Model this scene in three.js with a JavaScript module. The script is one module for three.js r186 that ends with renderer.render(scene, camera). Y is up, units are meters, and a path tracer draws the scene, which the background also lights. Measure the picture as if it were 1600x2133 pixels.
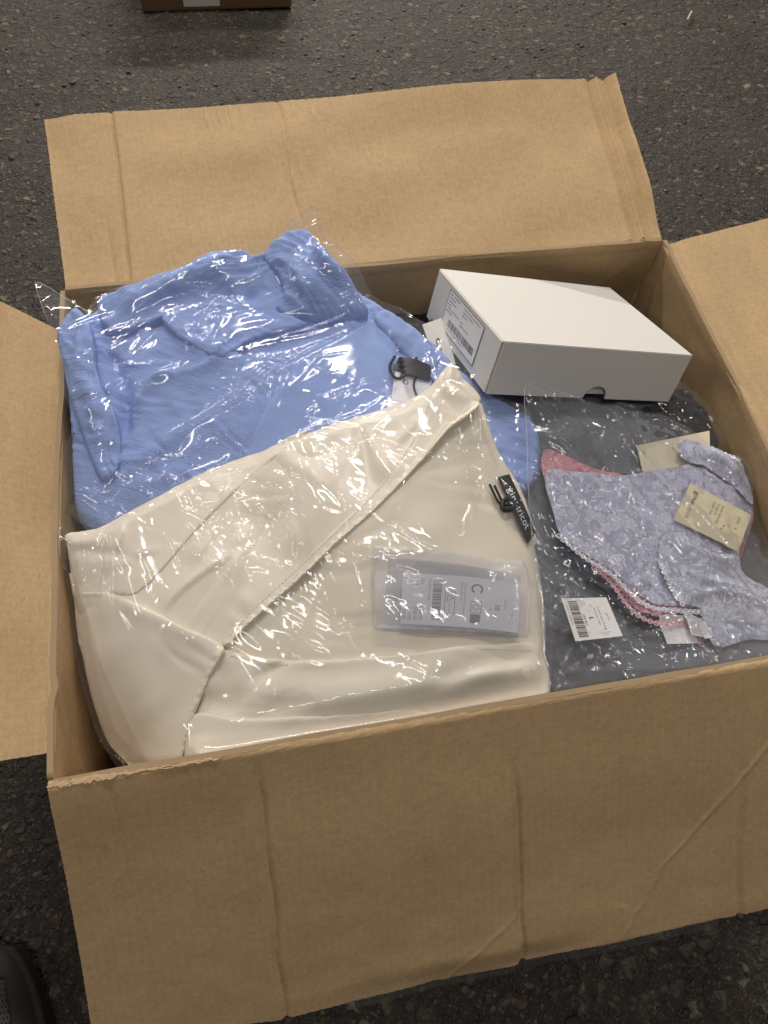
import * as THREE from 'three';
import { mergeGeometries, mergeVertices } from 'three/addons/utils/BufferGeometryUtils.js';
import { RectAreaLightUniformsLib } from 'three/addons/lights/RectAreaLightUniformsLib.js';
import { RoundedBoxGeometry } from 'three/addons/geometries/RoundedBoxGeometry.js';
import { createNoise2D } from 'simplex-noise';

// ------------------------------------------------------------ camera, lamps, exposure
const scene = new THREE.Scene();
const camera = new THREE.PerspectiveCamera(69.24, 0.75, 0.02, 40);
camera.rotation.order = 'YXZ';
camera.position.set(-0.13123, 0.88552, 0.33282);
camera.rotation.set(-1.067366, -0.293869, 0.127998);
camera.updateMatrixWorld(true);
scene.add(camera);
scene.background = new THREE.Color().setRGB(0.055, 0.053, 0.05);
const renderer = new THREE.WebGLRenderer({ antialias: true });
renderer.toneMapping = THREE.LinearToneMapping;
renderer.toneMappingExposure = 0.97;
renderer.shadowMap.enabled = true;
RectAreaLightUniformsLib.init();
// strip lamps of the hall: position, length, width, radiance, aimed at the open box
const LAMPS = [
  [[0.2, 3.0, -1.4], 1.25, 0.09, 128, [1.0, 0.935, 0.85]],
  [[-0.8, 2.7, -2.8], 1.25, 0.11, 78, [1.0, 0.935, 0.855]],
  [[-2.9, 2.5, -0.4], 1.2, 0.08, 42, [1.0, 0.94, 0.87]],
  [[2.5, 2.7, 0.6], 1.2, 0.08, 52, [1.0, 0.94, 0.87]],
  [[0.45, 1.17, -2.9], 1.2, 0.09, 130, [1.0, 0.94, 0.86]],
  [[-0.3, 3.0, 1.0], 1.2, 0.08, 46, [1.0, 0.94, 0.86]],
];
for (const [p, w, h, I, c] of LAMPS) {
  const l = new THREE.RectAreaLight(new THREE.Color().setRGB(...c), I, w, h);
  l.position.set(...p); l.lookAt(0, 0.36, 0); scene.add(l);
}

// ------------------------------------------------------------ helpers
function rng(seed) { let a = seed >>> 0; return () => { a = (a + 0x6D2B79F5) >>> 0; let t = Math.imul(a ^ (a >>> 15), 1 | a); t = (t + Math.imul(t ^ (t >>> 7), 61 | t)) ^ t; return ((t ^ (t >>> 14)) >>> 0) / 4294967296; }; }
const N2 = createNoise2D(rng(11)), N2b = createNoise2D(rng(23)), N2c = createNoise2D(rng(37));
const clamp = (x, a, b) => Math.min(b, Math.max(a, x));
const sst = (a, b, x) => { const t = clamp((x - a) / (b - a), 0, 1); return t * t * (3 - 2 * t); };
const lerp = (a, b, t) => a + (b - a) * t;
const RIM = 0.36, HW = 0.30, HL = 0.22;                    // box: rim height, half width, half length (metres)
// the point at height h seen at a place of the photograph (used to take measurements off it)
const FPX = 1545, CX = 800, CY = 1066.5;
function at(px, py, h) {
  const d = new THREE.Vector3((px - CX) / FPX, -(py - CY) / FPX, -1).applyQuaternion(camera.quaternion);
  return camera.position.clone().addScaledVector(d, (h - camera.position.y) / d.y);
}
const names = {};
function numbered(n) { const k = names[n] = (names[n] || 0) + 1; return k === 1 ? n : n + '_' + String(k - 1).padStart(3, '0'); }
function shadow(o) { o.castShadow = true; o.receiveShadow = true; return o; }
function thing(name, label, category, pos = [0, 0, 0], group) {
  const g = new THREE.Group(); g.name = numbered(name); g.position.set(...pos); g.userData = { label, category };
  if (group) g.userData.group = group;
  scene.add(g); return g;
}
// a part: geometry is given in world coordinates and moved into the thing's own
function part(name, geo, mat, parent, label) {
  const m = shadow(new THREE.Mesh(geo, mat)); m.name = name;
  const o = new THREE.Vector3(); for (let p = parent; p && p !== scene; p = p.parent) o.add(p.position);
  geo.translate(-o.x, -o.y, -o.z);
  if (label) m.userData.label = label;
  parent.add(m); return m;
}
function gridTex(n, fn, srgb) {                            // fn(x, y) in pixels -> [r, g, b] 0..255
  const a = new Uint8Array(n * n * 4);
  for (let y = 0; y < n; y++) for (let x = 0; x < n; x++) { const c = fn(x, y), i = (y * n + x) * 4; a[i] = c[0]; a[i + 1] = c[1]; a[i + 2] = c[2]; a[i + 3] = 255; }
  return dataTex(a, n, srgb);
}
function dataTex(a, n, srgb) {
  const t = new THREE.DataTexture(a, n, n, THREE.RGBAFormat);
  t.wrapS = t.wrapT = THREE.RepeatWrapping; t.magFilter = THREE.LinearFilter; t.minFilter = THREE.LinearMipmapLinearFilter; t.generateMipmaps = true;
  if (srgb) t.colorSpace = THREE.SRGBColorSpace;
  t.needsUpdate = true; return t;
}
function perNoise(px, py, seed) {                          // value noise that repeats after px, py cells
  const r = rng(seed), v = new Float32Array(px * py); for (let i = 0; i < v.length; i++) v[i] = r() * 2 - 1;
  return (x, y) => {
    x = ((x % px) + px) % px; y = ((y % py) + py) % py;
    const x0 = Math.floor(x), y0 = Math.floor(y), fx = x - x0, fy = y - y0, x1 = (x0 + 1) % px, y1 = (y0 + 1) % py;
    const u = fx * fx * (3 - 2 * fx), w = fy * fy * (3 - 2 * fy);
    return lerp(lerp(v[y0 * px + x0], v[y0 * px + x1], u), lerp(v[y1 * px + x0], v[y1 * px + x1], u), w);
  };
}
const lin = (r, g, b) => new THREE.Color().setRGB(r, g, b);
function canvasTex(w, h, draw) {
  const c = document.createElement('canvas'); c.width = w; c.height = h; draw(c.getContext('2d'), w, h);
  const t = new THREE.CanvasTexture(c); t.colorSpace = THREE.SRGBColorSpace; t.anisotropy = 8; return t;
}

// ------------------------------------------------------------ draped sheets
function tps(pts, lam = 2e-5) {                            // thin-plate surface through [x, z, h]
  const n = pts.length, m = n + 3, A = [], U = (r2) => r2 < 1e-12 ? 0 : r2 * Math.log(r2) * 0.5;
  for (let i = 0; i < m; i++) A.push(new Float64Array(m + 1));
  for (let i = 0; i < n; i++) {
    for (let j = 0; j < n; j++) A[i][j] = U((pts[i][0] - pts[j][0]) ** 2 + (pts[i][1] - pts[j][1]) ** 2) + (i === j ? lam : 0);
    A[i][n] = A[n][i] = 1; A[i][n + 1] = A[n + 1][i] = pts[i][0]; A[i][n + 2] = A[n + 2][i] = pts[i][1]; A[i][m] = pts[i][2];
  }
  for (let k = 0; k < m; k++) {
    let p = k; for (let i = k + 1; i < m; i++) if (Math.abs(A[i][k]) > Math.abs(A[p][k])) p = i;
    [A[k], A[p]] = [A[p], A[k]];
    for (let i = k + 1; i < m; i++) { const f = A[i][k] / A[k][k]; if (f) for (let j = k; j <= m; j++) A[i][j] -= f * A[k][j]; }
  }
  const w = new Float64Array(m);
  for (let k = m - 1; k >= 0; k--) { let s = A[k][m]; for (let j = k + 1; j < m; j++) s -= A[k][j] * w[j]; w[k] = s / A[k][k]; }
  return (x, z) => { let s = w[n] + w[n + 1] * x + w[n + 2] * z; for (let i = 0; i < n; i++) s += w[i] * U((x - pts[i][0]) ** 2 + (z - pts[i][1]) ** 2); return s; };
}
function segDist(x, z, a, b) {
  const dx = b[0] - a[0], dz = b[1] - a[1], l2 = dx * dx + dz * dz || 1e-12, t = clamp(((x - a[0]) * dx + (z - a[1]) * dz) / l2, 0, 1);
  const ex = x - a[0] - t * dx, ez = z - a[1] - t * dz;
  return [Math.sqrt(ex * ex + ez * ez), t, dx * ez - dz * ex];
}
function polyDist(poly, x, z) {                            // signed, positive inside
  let d = 1e9, inside = false;
  for (let i = 0, j = poly.length - 1; i < poly.length; j = i++) {
    const a = poly[j], b = poly[i];
    const dx = b[0] - a[0], dz = b[1] - a[1], t = clamp(((x - a[0]) * dx + (z - a[1]) * dz) / (dx * dx + dz * dz || 1e-12), 0, 1);
    const ex = x - a[0] - t * dx, ez = z - a[1] - t * dz, q = ex * ex + ez * ez; if (q < d) d = q;
    if ((b[1] > z) !== (a[1] > z) && x < (a[0] - b[0]) * (z - b[1]) / (a[1] - b[1]) + b[0]) inside = !inside;
  }
  return (inside ? 1 : -1) * Math.sqrt(d);
}
function smoothClosed(pts, k = 6) {
  const c = new THREE.CatmullRomCurve3(pts.map(p => new THREE.Vector3(p[0], 0, p[1])), true, 'centripetal');
  return c.getPoints(pts.length * k).slice(0, -1).map(p => [p.x, p.z]);
}
/* A sheet laid over what is below it. o.outline [[px, py, h], ...] and o.ctrl the same (measurements off the photograph),
   o.cell, o.roll (radius of the rolled edge), o.skirt, o.folds, o.noise(x, z, d), o.over: surfaces it lies on, o.gap */
function drape(o) {
  const layOn = (x, z) => { let m = null; for (const s of o.over || []) { const q = s(x, z); if (q !== null && (m === null || q > m)) m = q; } return m === null ? null : m + (o.gap ?? 0.004); };
  const raw = o.outline.map(p => { let h = p[2], v = at(p[0], p[1], h); if (o.lay) for (let i = 0; i < 6; i++) { const q = layOn(v.x, v.z); if (q === null) break; h = q; v = at(p[0], p[1], h); } return [v.x, v.z, h]; });
  const ctl = (o.ctrl || []).map(p => { const v = at(...p); return [v.x, v.z, p[2]]; });
  const poly = o.sharp ? raw.map(p => [p[0], p[1]]) : smoothClosed(raw, o.k || 5);
  const base = tps([...raw, ...ctl], o.lam ?? 3e-5);
  const roll = o.roll ?? 0.004, gap = o.gap ?? 0.004;
  const under = (x, z, y) => { for (const s of o.over || []) { const q = s(x, z); if (q !== null) { const t = q + gap, k = o.soft ?? 0.004, h = clamp(0.5 + 0.5 * (t - y) / k, 0, 1); y = lerp(y, t, h) + k * h * (1 - h); } } return y; };
  const coarse = o.lay ? (x, z) => layOn(x, z) ?? base(x, z) : (x, z) => under(x, z, base(x, z));
  const onXZ = (px, py) => { let h = 0.37, v; for (let i = 0; i < 6; i++) { v = at(px, py, h); h = coarse(v.x, v.z); } return [v.x, v.z]; };
  const folds = (o.folds || []).map(f => {
    let p = f.p.map(q => onXZ(...q));
    if (p.length > 2) p = new THREE.CatmullRomCurve3(p.map(q => new THREE.Vector3(q[0], 0, q[1])), false, 'centripetal').getPoints(p.length * 5).map(v => [v.x, v.z]);
    const L = [0]; for (let i = 1; i < p.length; i++) L.push(L[i - 1] + Math.hypot(p[i][0] - p[i - 1][0], p[i][1] - p[i - 1][1]));
    const xs = p.map(q => q[0]), zs = p.map(q => q[1]), pad = Math.max(f.w, f.w2 || 0) * 4 + 0.004;
    return { ...f, p, L, tot: L[L.length - 1], bx: [Math.min(...xs) - pad, Math.max(...xs) + pad, Math.min(...zs) - pad, Math.max(...zs) + pad] };
  });
  const foldH = (x, z) => {
    let y = 0;
    for (const f of folds) {
      if (x < f.bx[0] || x > f.bx[1] || z < f.bx[2] || z > f.bx[3]) continue;
      let d = 1e9, s = 0, l = 0;
      for (let i = 0; i < f.p.length - 1; i++) { const r = segDist(x, z, f.p[i], f.p[i + 1]); if (r[0] < d) { d = r[0]; s = r[2]; l = f.L[i] + r[1] * (f.L[i + 1] - f.L[i]); } }
      const e = f.taper ?? 0.02, tp = (f.t0 === 0 ? 1 : sst(0, e, l + 1e-5)) * (f.t1 === 0 ? 1 : sst(0, e, f.tot - l + 1e-5)) * (d > f.w * 6 ? 0 : 1);
      if (f.step) { const q = d * (s * f.step > 0 ? 1 : -1); y += tp * f.a * (q > 0 ? Math.exp(-q / f.w) : Math.exp(q / (f.e ?? 0.0012))); }
      else y += tp * f.a * Math.exp(-(d * d) / (f.w * f.w));
    }
    return y;
  };
  const height = (x, z, d) => {
    let y = coarse(x, z) + foldH(x, z);
    if (o.noise) y += o.noise(x, z, d);
    if (roll && d < roll) { const q = clamp(1 - d / roll, 0, 1); y -= roll * (1 - Math.sqrt(Math.max(0, 1 - q * q))) * (o.drop ?? 1); }
    return y;
  };
  const fix = (x, y, z) => { if (!o.free) { if (z > HL - 0.02) { y = Math.min(y, lerp(y, RIM - 0.006, sst(HL - 0.02, HL, z))); z = Math.min(z, HL + 0.002); } }
    if (y < RIM + 0.004 && !o.free) { const m = y < RIM ? 0.0035 : 0; x = clamp(x, -HW + 0.002 + m, HW - 0.002 - m); z = Math.max(z, -HL + 0.002 + m); } return [x, y, z]; };
  const xs = poly.map(p => p[0]), zs = poly.map(p => p[1]), c = o.cell ?? 0.003;
  const x0 = Math.min(...xs) - c, z0 = Math.min(...zs) - c, nx = Math.ceil((Math.max(...xs) - x0) / c) + 2, nz = Math.ceil((Math.max(...zs) - z0) / c) + 2;
  const D = new Float32Array(nx * nz);
  for (let j = 0; j < nz; j++) for (let i = 0; i < nx; i++) D[j * nx + i] = polyDist(poly, x0 + i * c, z0 + j * c);
  const pos = [], uv = [], idx = [], vid = new Map(), ca = Math.cos(o.turn || 0), sa = Math.sin(o.turn || 0);
  const put = (key, x, z, d) => {
    let v = vid.get(key); if (v !== undefined) return v;
    const q = fix(x, height(x, z, d), z); v = pos.length / 3; pos.push(...q); uv.push(x * ca + z * sa, -x * sa + z * ca); vid.set(key, v); return v;
  };
  const vert = (i) => put(i, x0 + (i % nx) * c, z0 + Math.floor(i / nx) * c, D[i]);
  const cut = (a, b) => { const k = a < b ? a * 1e7 + b + 0.5 : b * 1e7 + a + 0.5, t = clamp(D[a] / (D[a] - D[b]), 0.02, 0.98); return put(k, x0 + c * lerp(a % nx, b % nx, t), z0 + c * lerp(Math.floor(a / nx), Math.floor(b / nx), t), 0); };
  const hole = o.hole;
  for (let j = 0; j < nz - 1; j++) for (let i = 0; i < nx - 1; i++) {
    const a = j * nx + i, b = a + 1, e = a + nx, f = e + 1;
    if (hole && hole(x0 + i * c, z0 + j * c)) continue;
    for (const t of (i + j) % 2 ? [[a, e, b], [b, e, f]] : [[a, e, f], [a, f, b]]) {
      const s = t.map(k => D[k] > 0), n = s[0] + s[1] + s[2];
      if (n === 0) continue;
      if (n === 3) { idx.push(vert(t[0]), vert(t[1]), vert(t[2])); continue; }
      const k = n === 1 ? s.indexOf(true) : s.indexOf(false), p = t[k], q = t[(k + 1) % 3], r = t[(k + 2) % 3];
      if (n === 1) idx.push(vert(p), cut(p, q), cut(p, r));
      else idx.push(cut(p, q), vert(q), vert(r), cut(p, q), vert(r), cut(p, r));
    }
  }
  if (o.skirt) {
    const cnt = new Map();
    for (let i = 0; i < idx.length; i += 3) for (let k = 0; k < 3; k++) { const a = idx[i + k], b = idx[i + (k + 1) % 3], key = a < b ? a * 1e7 + b : b * 1e7 + a; cnt.set(key, cnt.has(key) ? null : [a, b]); }
    const low = new Map(), lo = (v) => { let w = low.get(v); if (w === undefined) { w = pos.length / 3; const q = fix(pos[v * 3], pos[v * 3 + 1] - o.skirt, pos[v * 3 + 2]); pos.push(...q); uv.push(uv[v * 2] + 0.004, uv[v * 2 + 1] + 0.004); low.set(v, w); } return w; };
    for (const e of cnt.values()) if (e) { const [a, b] = e, la = lo(a), lb = lo(b); idx.push(a, la, b, b, la, lb); }
  }
  const g = new THREE.BufferGeometry();
  g.setAttribute('position', new THREE.Float32BufferAttribute(pos, 3)); g.setAttribute('uv', new THREE.Float32BufferAttribute(uv, 2)); g.setIndex(idx); g.computeVertexNormals();
  const surf = (x, z) => { const d = polyDist(poly, x, z); return d < 0 ? null : height(x, z, d); };
  const flat = (x, z) => { const d = polyDist(poly, x, z); return d < 0 ? null : coarse(x, z) + foldH(x, z) - (d < roll ? (roll - d) * 0.5 : 0); };
  return { geo: g, surf, flat, coarse, onXZ, poly, cx: poly.reduce((q, p) => q + p[0], 0) / poly.length, cz: poly.reduce((q, p) => q + p[1], 0) / poly.length };
}
// a point of the photograph on a draped surface
function spot(surf, px, py, up = 0, h0 = 0.37) { let h = h0, v; for (let i = 0; i < 8; i++) { v = at(px, py, h + up); const q = surf(v.x, v.z); if (q === null) break; h = q; } v = at(px, py, h + up); return v; }
// thin card through four corners TL, TR, BR, BL, laid on surf if given
function card(c, o = {}) {
  const nu = o.nu || 14, nv = o.nv || 10, th = o.th ?? 0.0005, pos = [], uv = [], idx = [], P = c.map(q => Array.isArray(q) ? at(...q) : q);
  const A = (u, v) => new THREE.Vector3().addScaledVector(P[0], (1 - u) * (1 - v)).addScaledVector(P[1], u * (1 - v)).addScaledVector(P[2], u * v).addScaledVector(P[3], (1 - u) * v);
  const nrm = new THREE.Vector3().crossVectors(P[3].clone().sub(P[0]), P[1].clone().sub(P[0])).normalize(); if (nrm.y < 0) nrm.negate();
  for (const side of [0, 1]) for (let j = 0; j <= nv; j++) for (let i = 0; i <= nu; i++) {
    const u = i / nu, v = j / nv, p = A(u, v);
    if (o.surf) { const q = o.surf(p.x, p.z); if (q !== null) p.y = lerp(p.y, q + (o.up ?? 0.001), o.hug ?? 1); }
    if (o.bend) p.y += o.bend(u, v);
    p.addScaledVector(nrm, side ? -th : 0); pos.push(p.x, p.y, p.z); uv.push(u, 1 - v);
  }
  const S = (nu + 1) * (nv + 1), I = (s, i, j) => s * S + j * (nu + 1) + i;
  for (let j = 0; j < nv; j++) for (let i = 0; i < nu; i++) {
    idx.push(I(0, i, j), I(0, i, j + 1), I(0, i + 1, j), I(0, i + 1, j), I(0, i, j + 1), I(0, i + 1, j + 1));
    idx.push(I(1, i, j), I(1, i + 1, j), I(1, i, j + 1), I(1, i + 1, j), I(1, i + 1, j + 1), I(1, i, j + 1));
  }
  const g = new THREE.BufferGeometry(); g.setAttribute('position', new THREE.Float32BufferAttribute(pos, 3)); g.setAttribute('uv', new THREE.Float32BufferAttribute(uv, 2)); g.setIndex(idx); g.computeVertexNormals();
  return g;
}
function tube(pts, r, seg = 8, closed = false, n = 0) { return new THREE.TubeGeometry(new THREE.CatmullRomCurve3(pts, closed, 'centripetal'), n || Math.max(8, pts.length * 6), r, seg, closed); }

// ------------------------------------------------------------ asphalt
{
  const n = 2048, tile = 1.1, col = new Uint8Array(n * n * 4), bmp = new Uint8Array(n * n * 4);
  const soft = perNoise(24, 24, 5), mid = perNoise(160, 160, 6), fine = perNoise(700, 700, 7);
  const pal = [[82, 75, 67], [94, 86, 77], [102, 93, 82], [92, 75, 66], [110, 90, 79], [70, 65, 59], [56, 52, 48], [122, 112, 99], [78, 69, 61]];
  const layers = [[64, 1, 0.6], [150, 2, 0.7], [360, 3, 0.7]].map(([cells, seed, share]) => {
    const r = rng(seed * 91), a = []; for (let i = 0; i < cells * cells; i++) a.push([r(), r(), r() < share ? 0.22 + 0.34 * r() : 0, Math.floor(r() * pal.length), 0.75 + r() * 0.4, r() * 6.28, 0.55 + 0.45 * r(), 0.4 + 0.6 * r()]);
    return { cells, a };
  });
  for (let y = 0; y < n; y++) for (let x = 0; x < n; x++) {
    const sN = soft(x * 24 / n, y * 24 / n), mN = mid(x * 160 / n, y * 160 / n), fN = fine(x * 700 / n, y * 700 / n);
    let k = 0.82 + 0.10 * sN + 0.12 * mN + 0.2 * fN, r = 57 * k, g = 51.5 * k, b = 45.5 * k, h = 0.16 + 0.05 * mN + 0.06 * fN;
    for (let L = 2; L >= 0; L--) {
      const { cells, a } = layers[L], u = x * cells / n + 0.35 * mN, v = y * cells / n + 0.35 * sN, iu = Math.floor(u), iv = Math.floor(v);
      for (let dy = -1; dy <= 1; dy++) for (let dx = -1; dx <= 1; dx++) {
        const cu = iu + dx, cv = iv + dy, s = a[((cv % cells + cells) % cells) * cells + ((cu % cells + cells) % cells)];
        if (!s[2]) continue;
        const ex = u - cu - s[0], ey = v - cv - s[1], c = Math.cos(s[5]), q = Math.sin(s[5]), fx = ex * c + ey * q, fy = (-ex * q + ey * c) / s[6];
        const d = Math.pow(Math.pow(Math.abs(fx), 2.6) + Math.pow(Math.abs(fy), 2.6), 1 / 2.6) / s[2] + 0.14 * mN + 0.1 * fN;
        if (d < 1) {
          const e = sst(1, 0.8, d), p = pal[s[3]], w = e * s[7] * 0.95, t = s[4] * (0.92 + 0.22 * fN + 0.1 * mN);
          r = lerp(r, p[0] * t, w); g = lerp(g, p[1] * t, w); b = lerp(b, p[2] * t, w);
          h = Math.max(h, (0.25 + 0.75 * s[7]) * [1, 0.6, 0.34][L] * (sst(1, 0.55, d) * 0.85 + 0.06 * fN + 0.06 * mN));
        }
      }
    }
    const i = (y * n + x) * 4; col[i] = clamp(r, 0, 255); col[i + 1] = clamp(g, 0, 255); col[i + 2] = clamp(b, 0, 255); col[i + 3] = 255;
    bmp[i] = bmp[i + 1] = bmp[i + 2] = clamp(h * 255, 0, 255); bmp[i + 3] = 255;
  }
  const mat = new THREE.MeshStandardMaterial({ map: dataTex(col, n, true), bumpMap: dataTex(bmp, n), bumpScale: 0.006, roughness: 0.82 });
  // one sheet: fine near the box, coarse out to the distance
  const line = (lo, a, b, hi, fineStep) => { const r = [lo, lo * 0.5 + a * 0.5]; for (let t = a; t <= b + 1e-6; t += fineStep) r.push(t); r.push(b * 0.5 + hi * 0.5, hi); return r; };
  const X = line(-14, -1.0, 1.4, 14, 0.008), Z = line(-16, -1.7, 0.7, 12, 0.008), pos = [], uv = [], idx = [];
  for (const z of Z) for (const x of X) { pos.push(x, 0.004 * N2(x * 3, z * 3) + 0.0015 * N2b(x * 40, z * 40) - 0.004, z); uv.push(x / tile, z / tile); }
  for (let j = 0; j < Z.length - 1; j++) for (let i = 0; i < X.length - 1; i++) { const a = j * X.length + i, c = a + X.length; idx.push(a, c, a + 1, a + 1, c, c + 1); }
  const g = new THREE.BufferGeometry(); g.setAttribute('position', new THREE.Float32BufferAttribute(pos, 3)); g.setAttribute('uv', new THREE.Float32BufferAttribute(uv, 2)); g.setIndex(idx); g.computeVertexNormals();
  const m = shadow(new THREE.Mesh(g, mat)); m.name = 'asphalt_ground'; m.userData = { kind: 'structure', label: 'dark grey coarse asphalt around and under the open cardboard box' }; scene.add(m);
  // stones that stand proud of it
  const r = rng(404), st = new THREE.IcosahedronGeometry(1, 1), sp = st.attributes.position;
  for (let i = 0; i < sp.count; i++) { const v = new THREE.Vector3().fromBufferAttribute(sp, i), k = 1 + 0.22 * N2(v.x * 1.3 + 5, v.y * 1.3 + v.z * 2.1); sp.setXYZ(i, Math.sign(v.x) * Math.pow(Math.abs(v.x), 0.8) * k, v.y * 0.62 * k, v.z * k); }
  st.computeVertexNormals();
  const cnt = 5200, im = new THREE.InstancedMesh(st, new THREE.MeshStandardMaterial({ roughness: 0.75, color: 0xffffff }), cnt), M = new THREE.Matrix4(), Q = new THREE.Quaternion(), E = new THREE.Euler(), cc = new THREE.Color();
  for (let i = 0; i < cnt; i++) {
    const x = -1.0 + 2.4 * r(), z = -1.65 + 2.3 * r(), s = 0.0022 + 0.0045 * r() * r();
    E.set((r() - 0.5) * 0.7, r() * 6.28, (r() - 0.5) * 0.7); Q.setFromEuler(E);
    M.compose(new THREE.Vector3(x, 0.004 * N2(x * 3, z * 3) - 0.004 - s * 0.05, z), Q, new THREE.Vector3(s * (0.7 + 0.7 * r()), s * (0.6 + 0.4 * r()), s));
    im.setMatrixAt(i, M); const p = pal[Math.floor(r() * pal.length)], k = 0.62 + 0.34 * r(); im.setColorAt(i, cc.setRGB(p[0] / 255 * k, p[1] / 255 * k, p[2] / 255 * k, THREE.SRGBColorSpace));
  }
  shadow(im); im.name = 'asphalt_gravel'; im.userData = { kind: 'stuff', label: 'small grey and reddish stones bedded in the dark asphalt' }; scene.add(im);
  // a pale straw by the top right
  const a = at(1432, 42, 0.004), b = at(1441, 24, 0.006);
  const straw = shadow(new THREE.Mesh(tube([a, a.clone().lerp(b, 0.5).setY(0.008), b], 0.0022, 6), new THREE.MeshStandardMaterial({ color: lin(0.5, 0.42, 0.28), roughness: 0.8 })));
  straw.name = 'straw'; straw.userData = { label: 'short pale straw lying on bare asphalt beyond the cardboard box', category: 'straw' }; scene.add(straw);
}

// ------------------------------------------------------------ cardboard box
function kraftMaps() {
  const n = 1024, a = perNoise(9, 9, 31), b = perNoise(60, 90, 32), c = perNoise(512, 300, 33), d = perNoise(1024, 1024, 34), fl = perNoise(48, 6, 35);
  const col = new Float32Array(n * n), hgt = new Float32Array(n * n);
  for (let y = 0; y < n; y++) for (let x = 0; x < n; x++) {
    const u = x / n, v = y / n;
    col[y * n + x] = 0.83 + 0.014 * Math.sin(u * Math.PI * 92) + 0.035 * a(u * 9, v * 9) + 0.05 * b(u * 60, v * 90) + 0.10 * c(u * 512, v * 300) + 0.09 * d(u * 1024, v * 1024);
    hgt[y * n + x] = 0.5 + 0.10 * Math.sin(u * Math.PI * 2 * 46) + 0.04 * b(u * 60, v * 90) + 0.12 * c(u * 512, v * 300) + 0.05 * fl(u * 48, v * 6);
  }
  const r = rng(77);
  for (let k = 0; k < 3200; k++) {                          // fibres and specks
    const dark = r() < 0.45, L = 3 + r() * 16, an = r() * 3.2 - 1.6, x0 = r() * n, y0 = r() * n, bend = (r() - 0.5) * 0.12, s = dark ? -0.12 - 0.16 * r() : 0.07 + 0.07 * r();
    for (let t = 0; t < L; t++) { const x = Math.floor(x0 + t * Math.cos(an + bend * t) + n) % n, y = Math.floor(y0 + t * Math.sin(an + bend * t) + n) % n; col[y * n + x] += s * (k % 5 ? 0.6 : 1); }
  }
  for (let k = 0; k < 26; k++) { const x0 = Math.floor(r() * n), y0 = Math.floor(r() * n), R = 1 + Math.floor(r() * 2); for (let y = 0; y < R + 1; y++) for (let x = 0; x < R; x++) col[((y0 + y) % n) * n + (x0 + x) % n] -= 0.32; }
  return [gridTex(n, (x, y) => { const k = clamp(col[y * n + x], 0, 1) * 255; return [k, k, k]; }, false), gridTex(n, (x, y) => { const k = clamp(hgt[y * n + x], 0, 1) * 255; return [k, k, k]; }, false)];
}
const [kraftMap, kraftBump] = kraftMaps();
for (const t of [kraftMap, kraftBump]) t.repeat.set(1 / 0.28, 1 / 0.28);
const kraft = new THREE.MeshStandardMaterial({ color: lin(0.545, 0.375, 0.20), map: kraftMap, bumpMap: kraftBump, bumpScale: 0.00012, roughness: 0.86 });
const kraftEdge = new THREE.MeshStandardMaterial({ color: lin(0.33, 0.235, 0.14), roughness: 0.95 });
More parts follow.
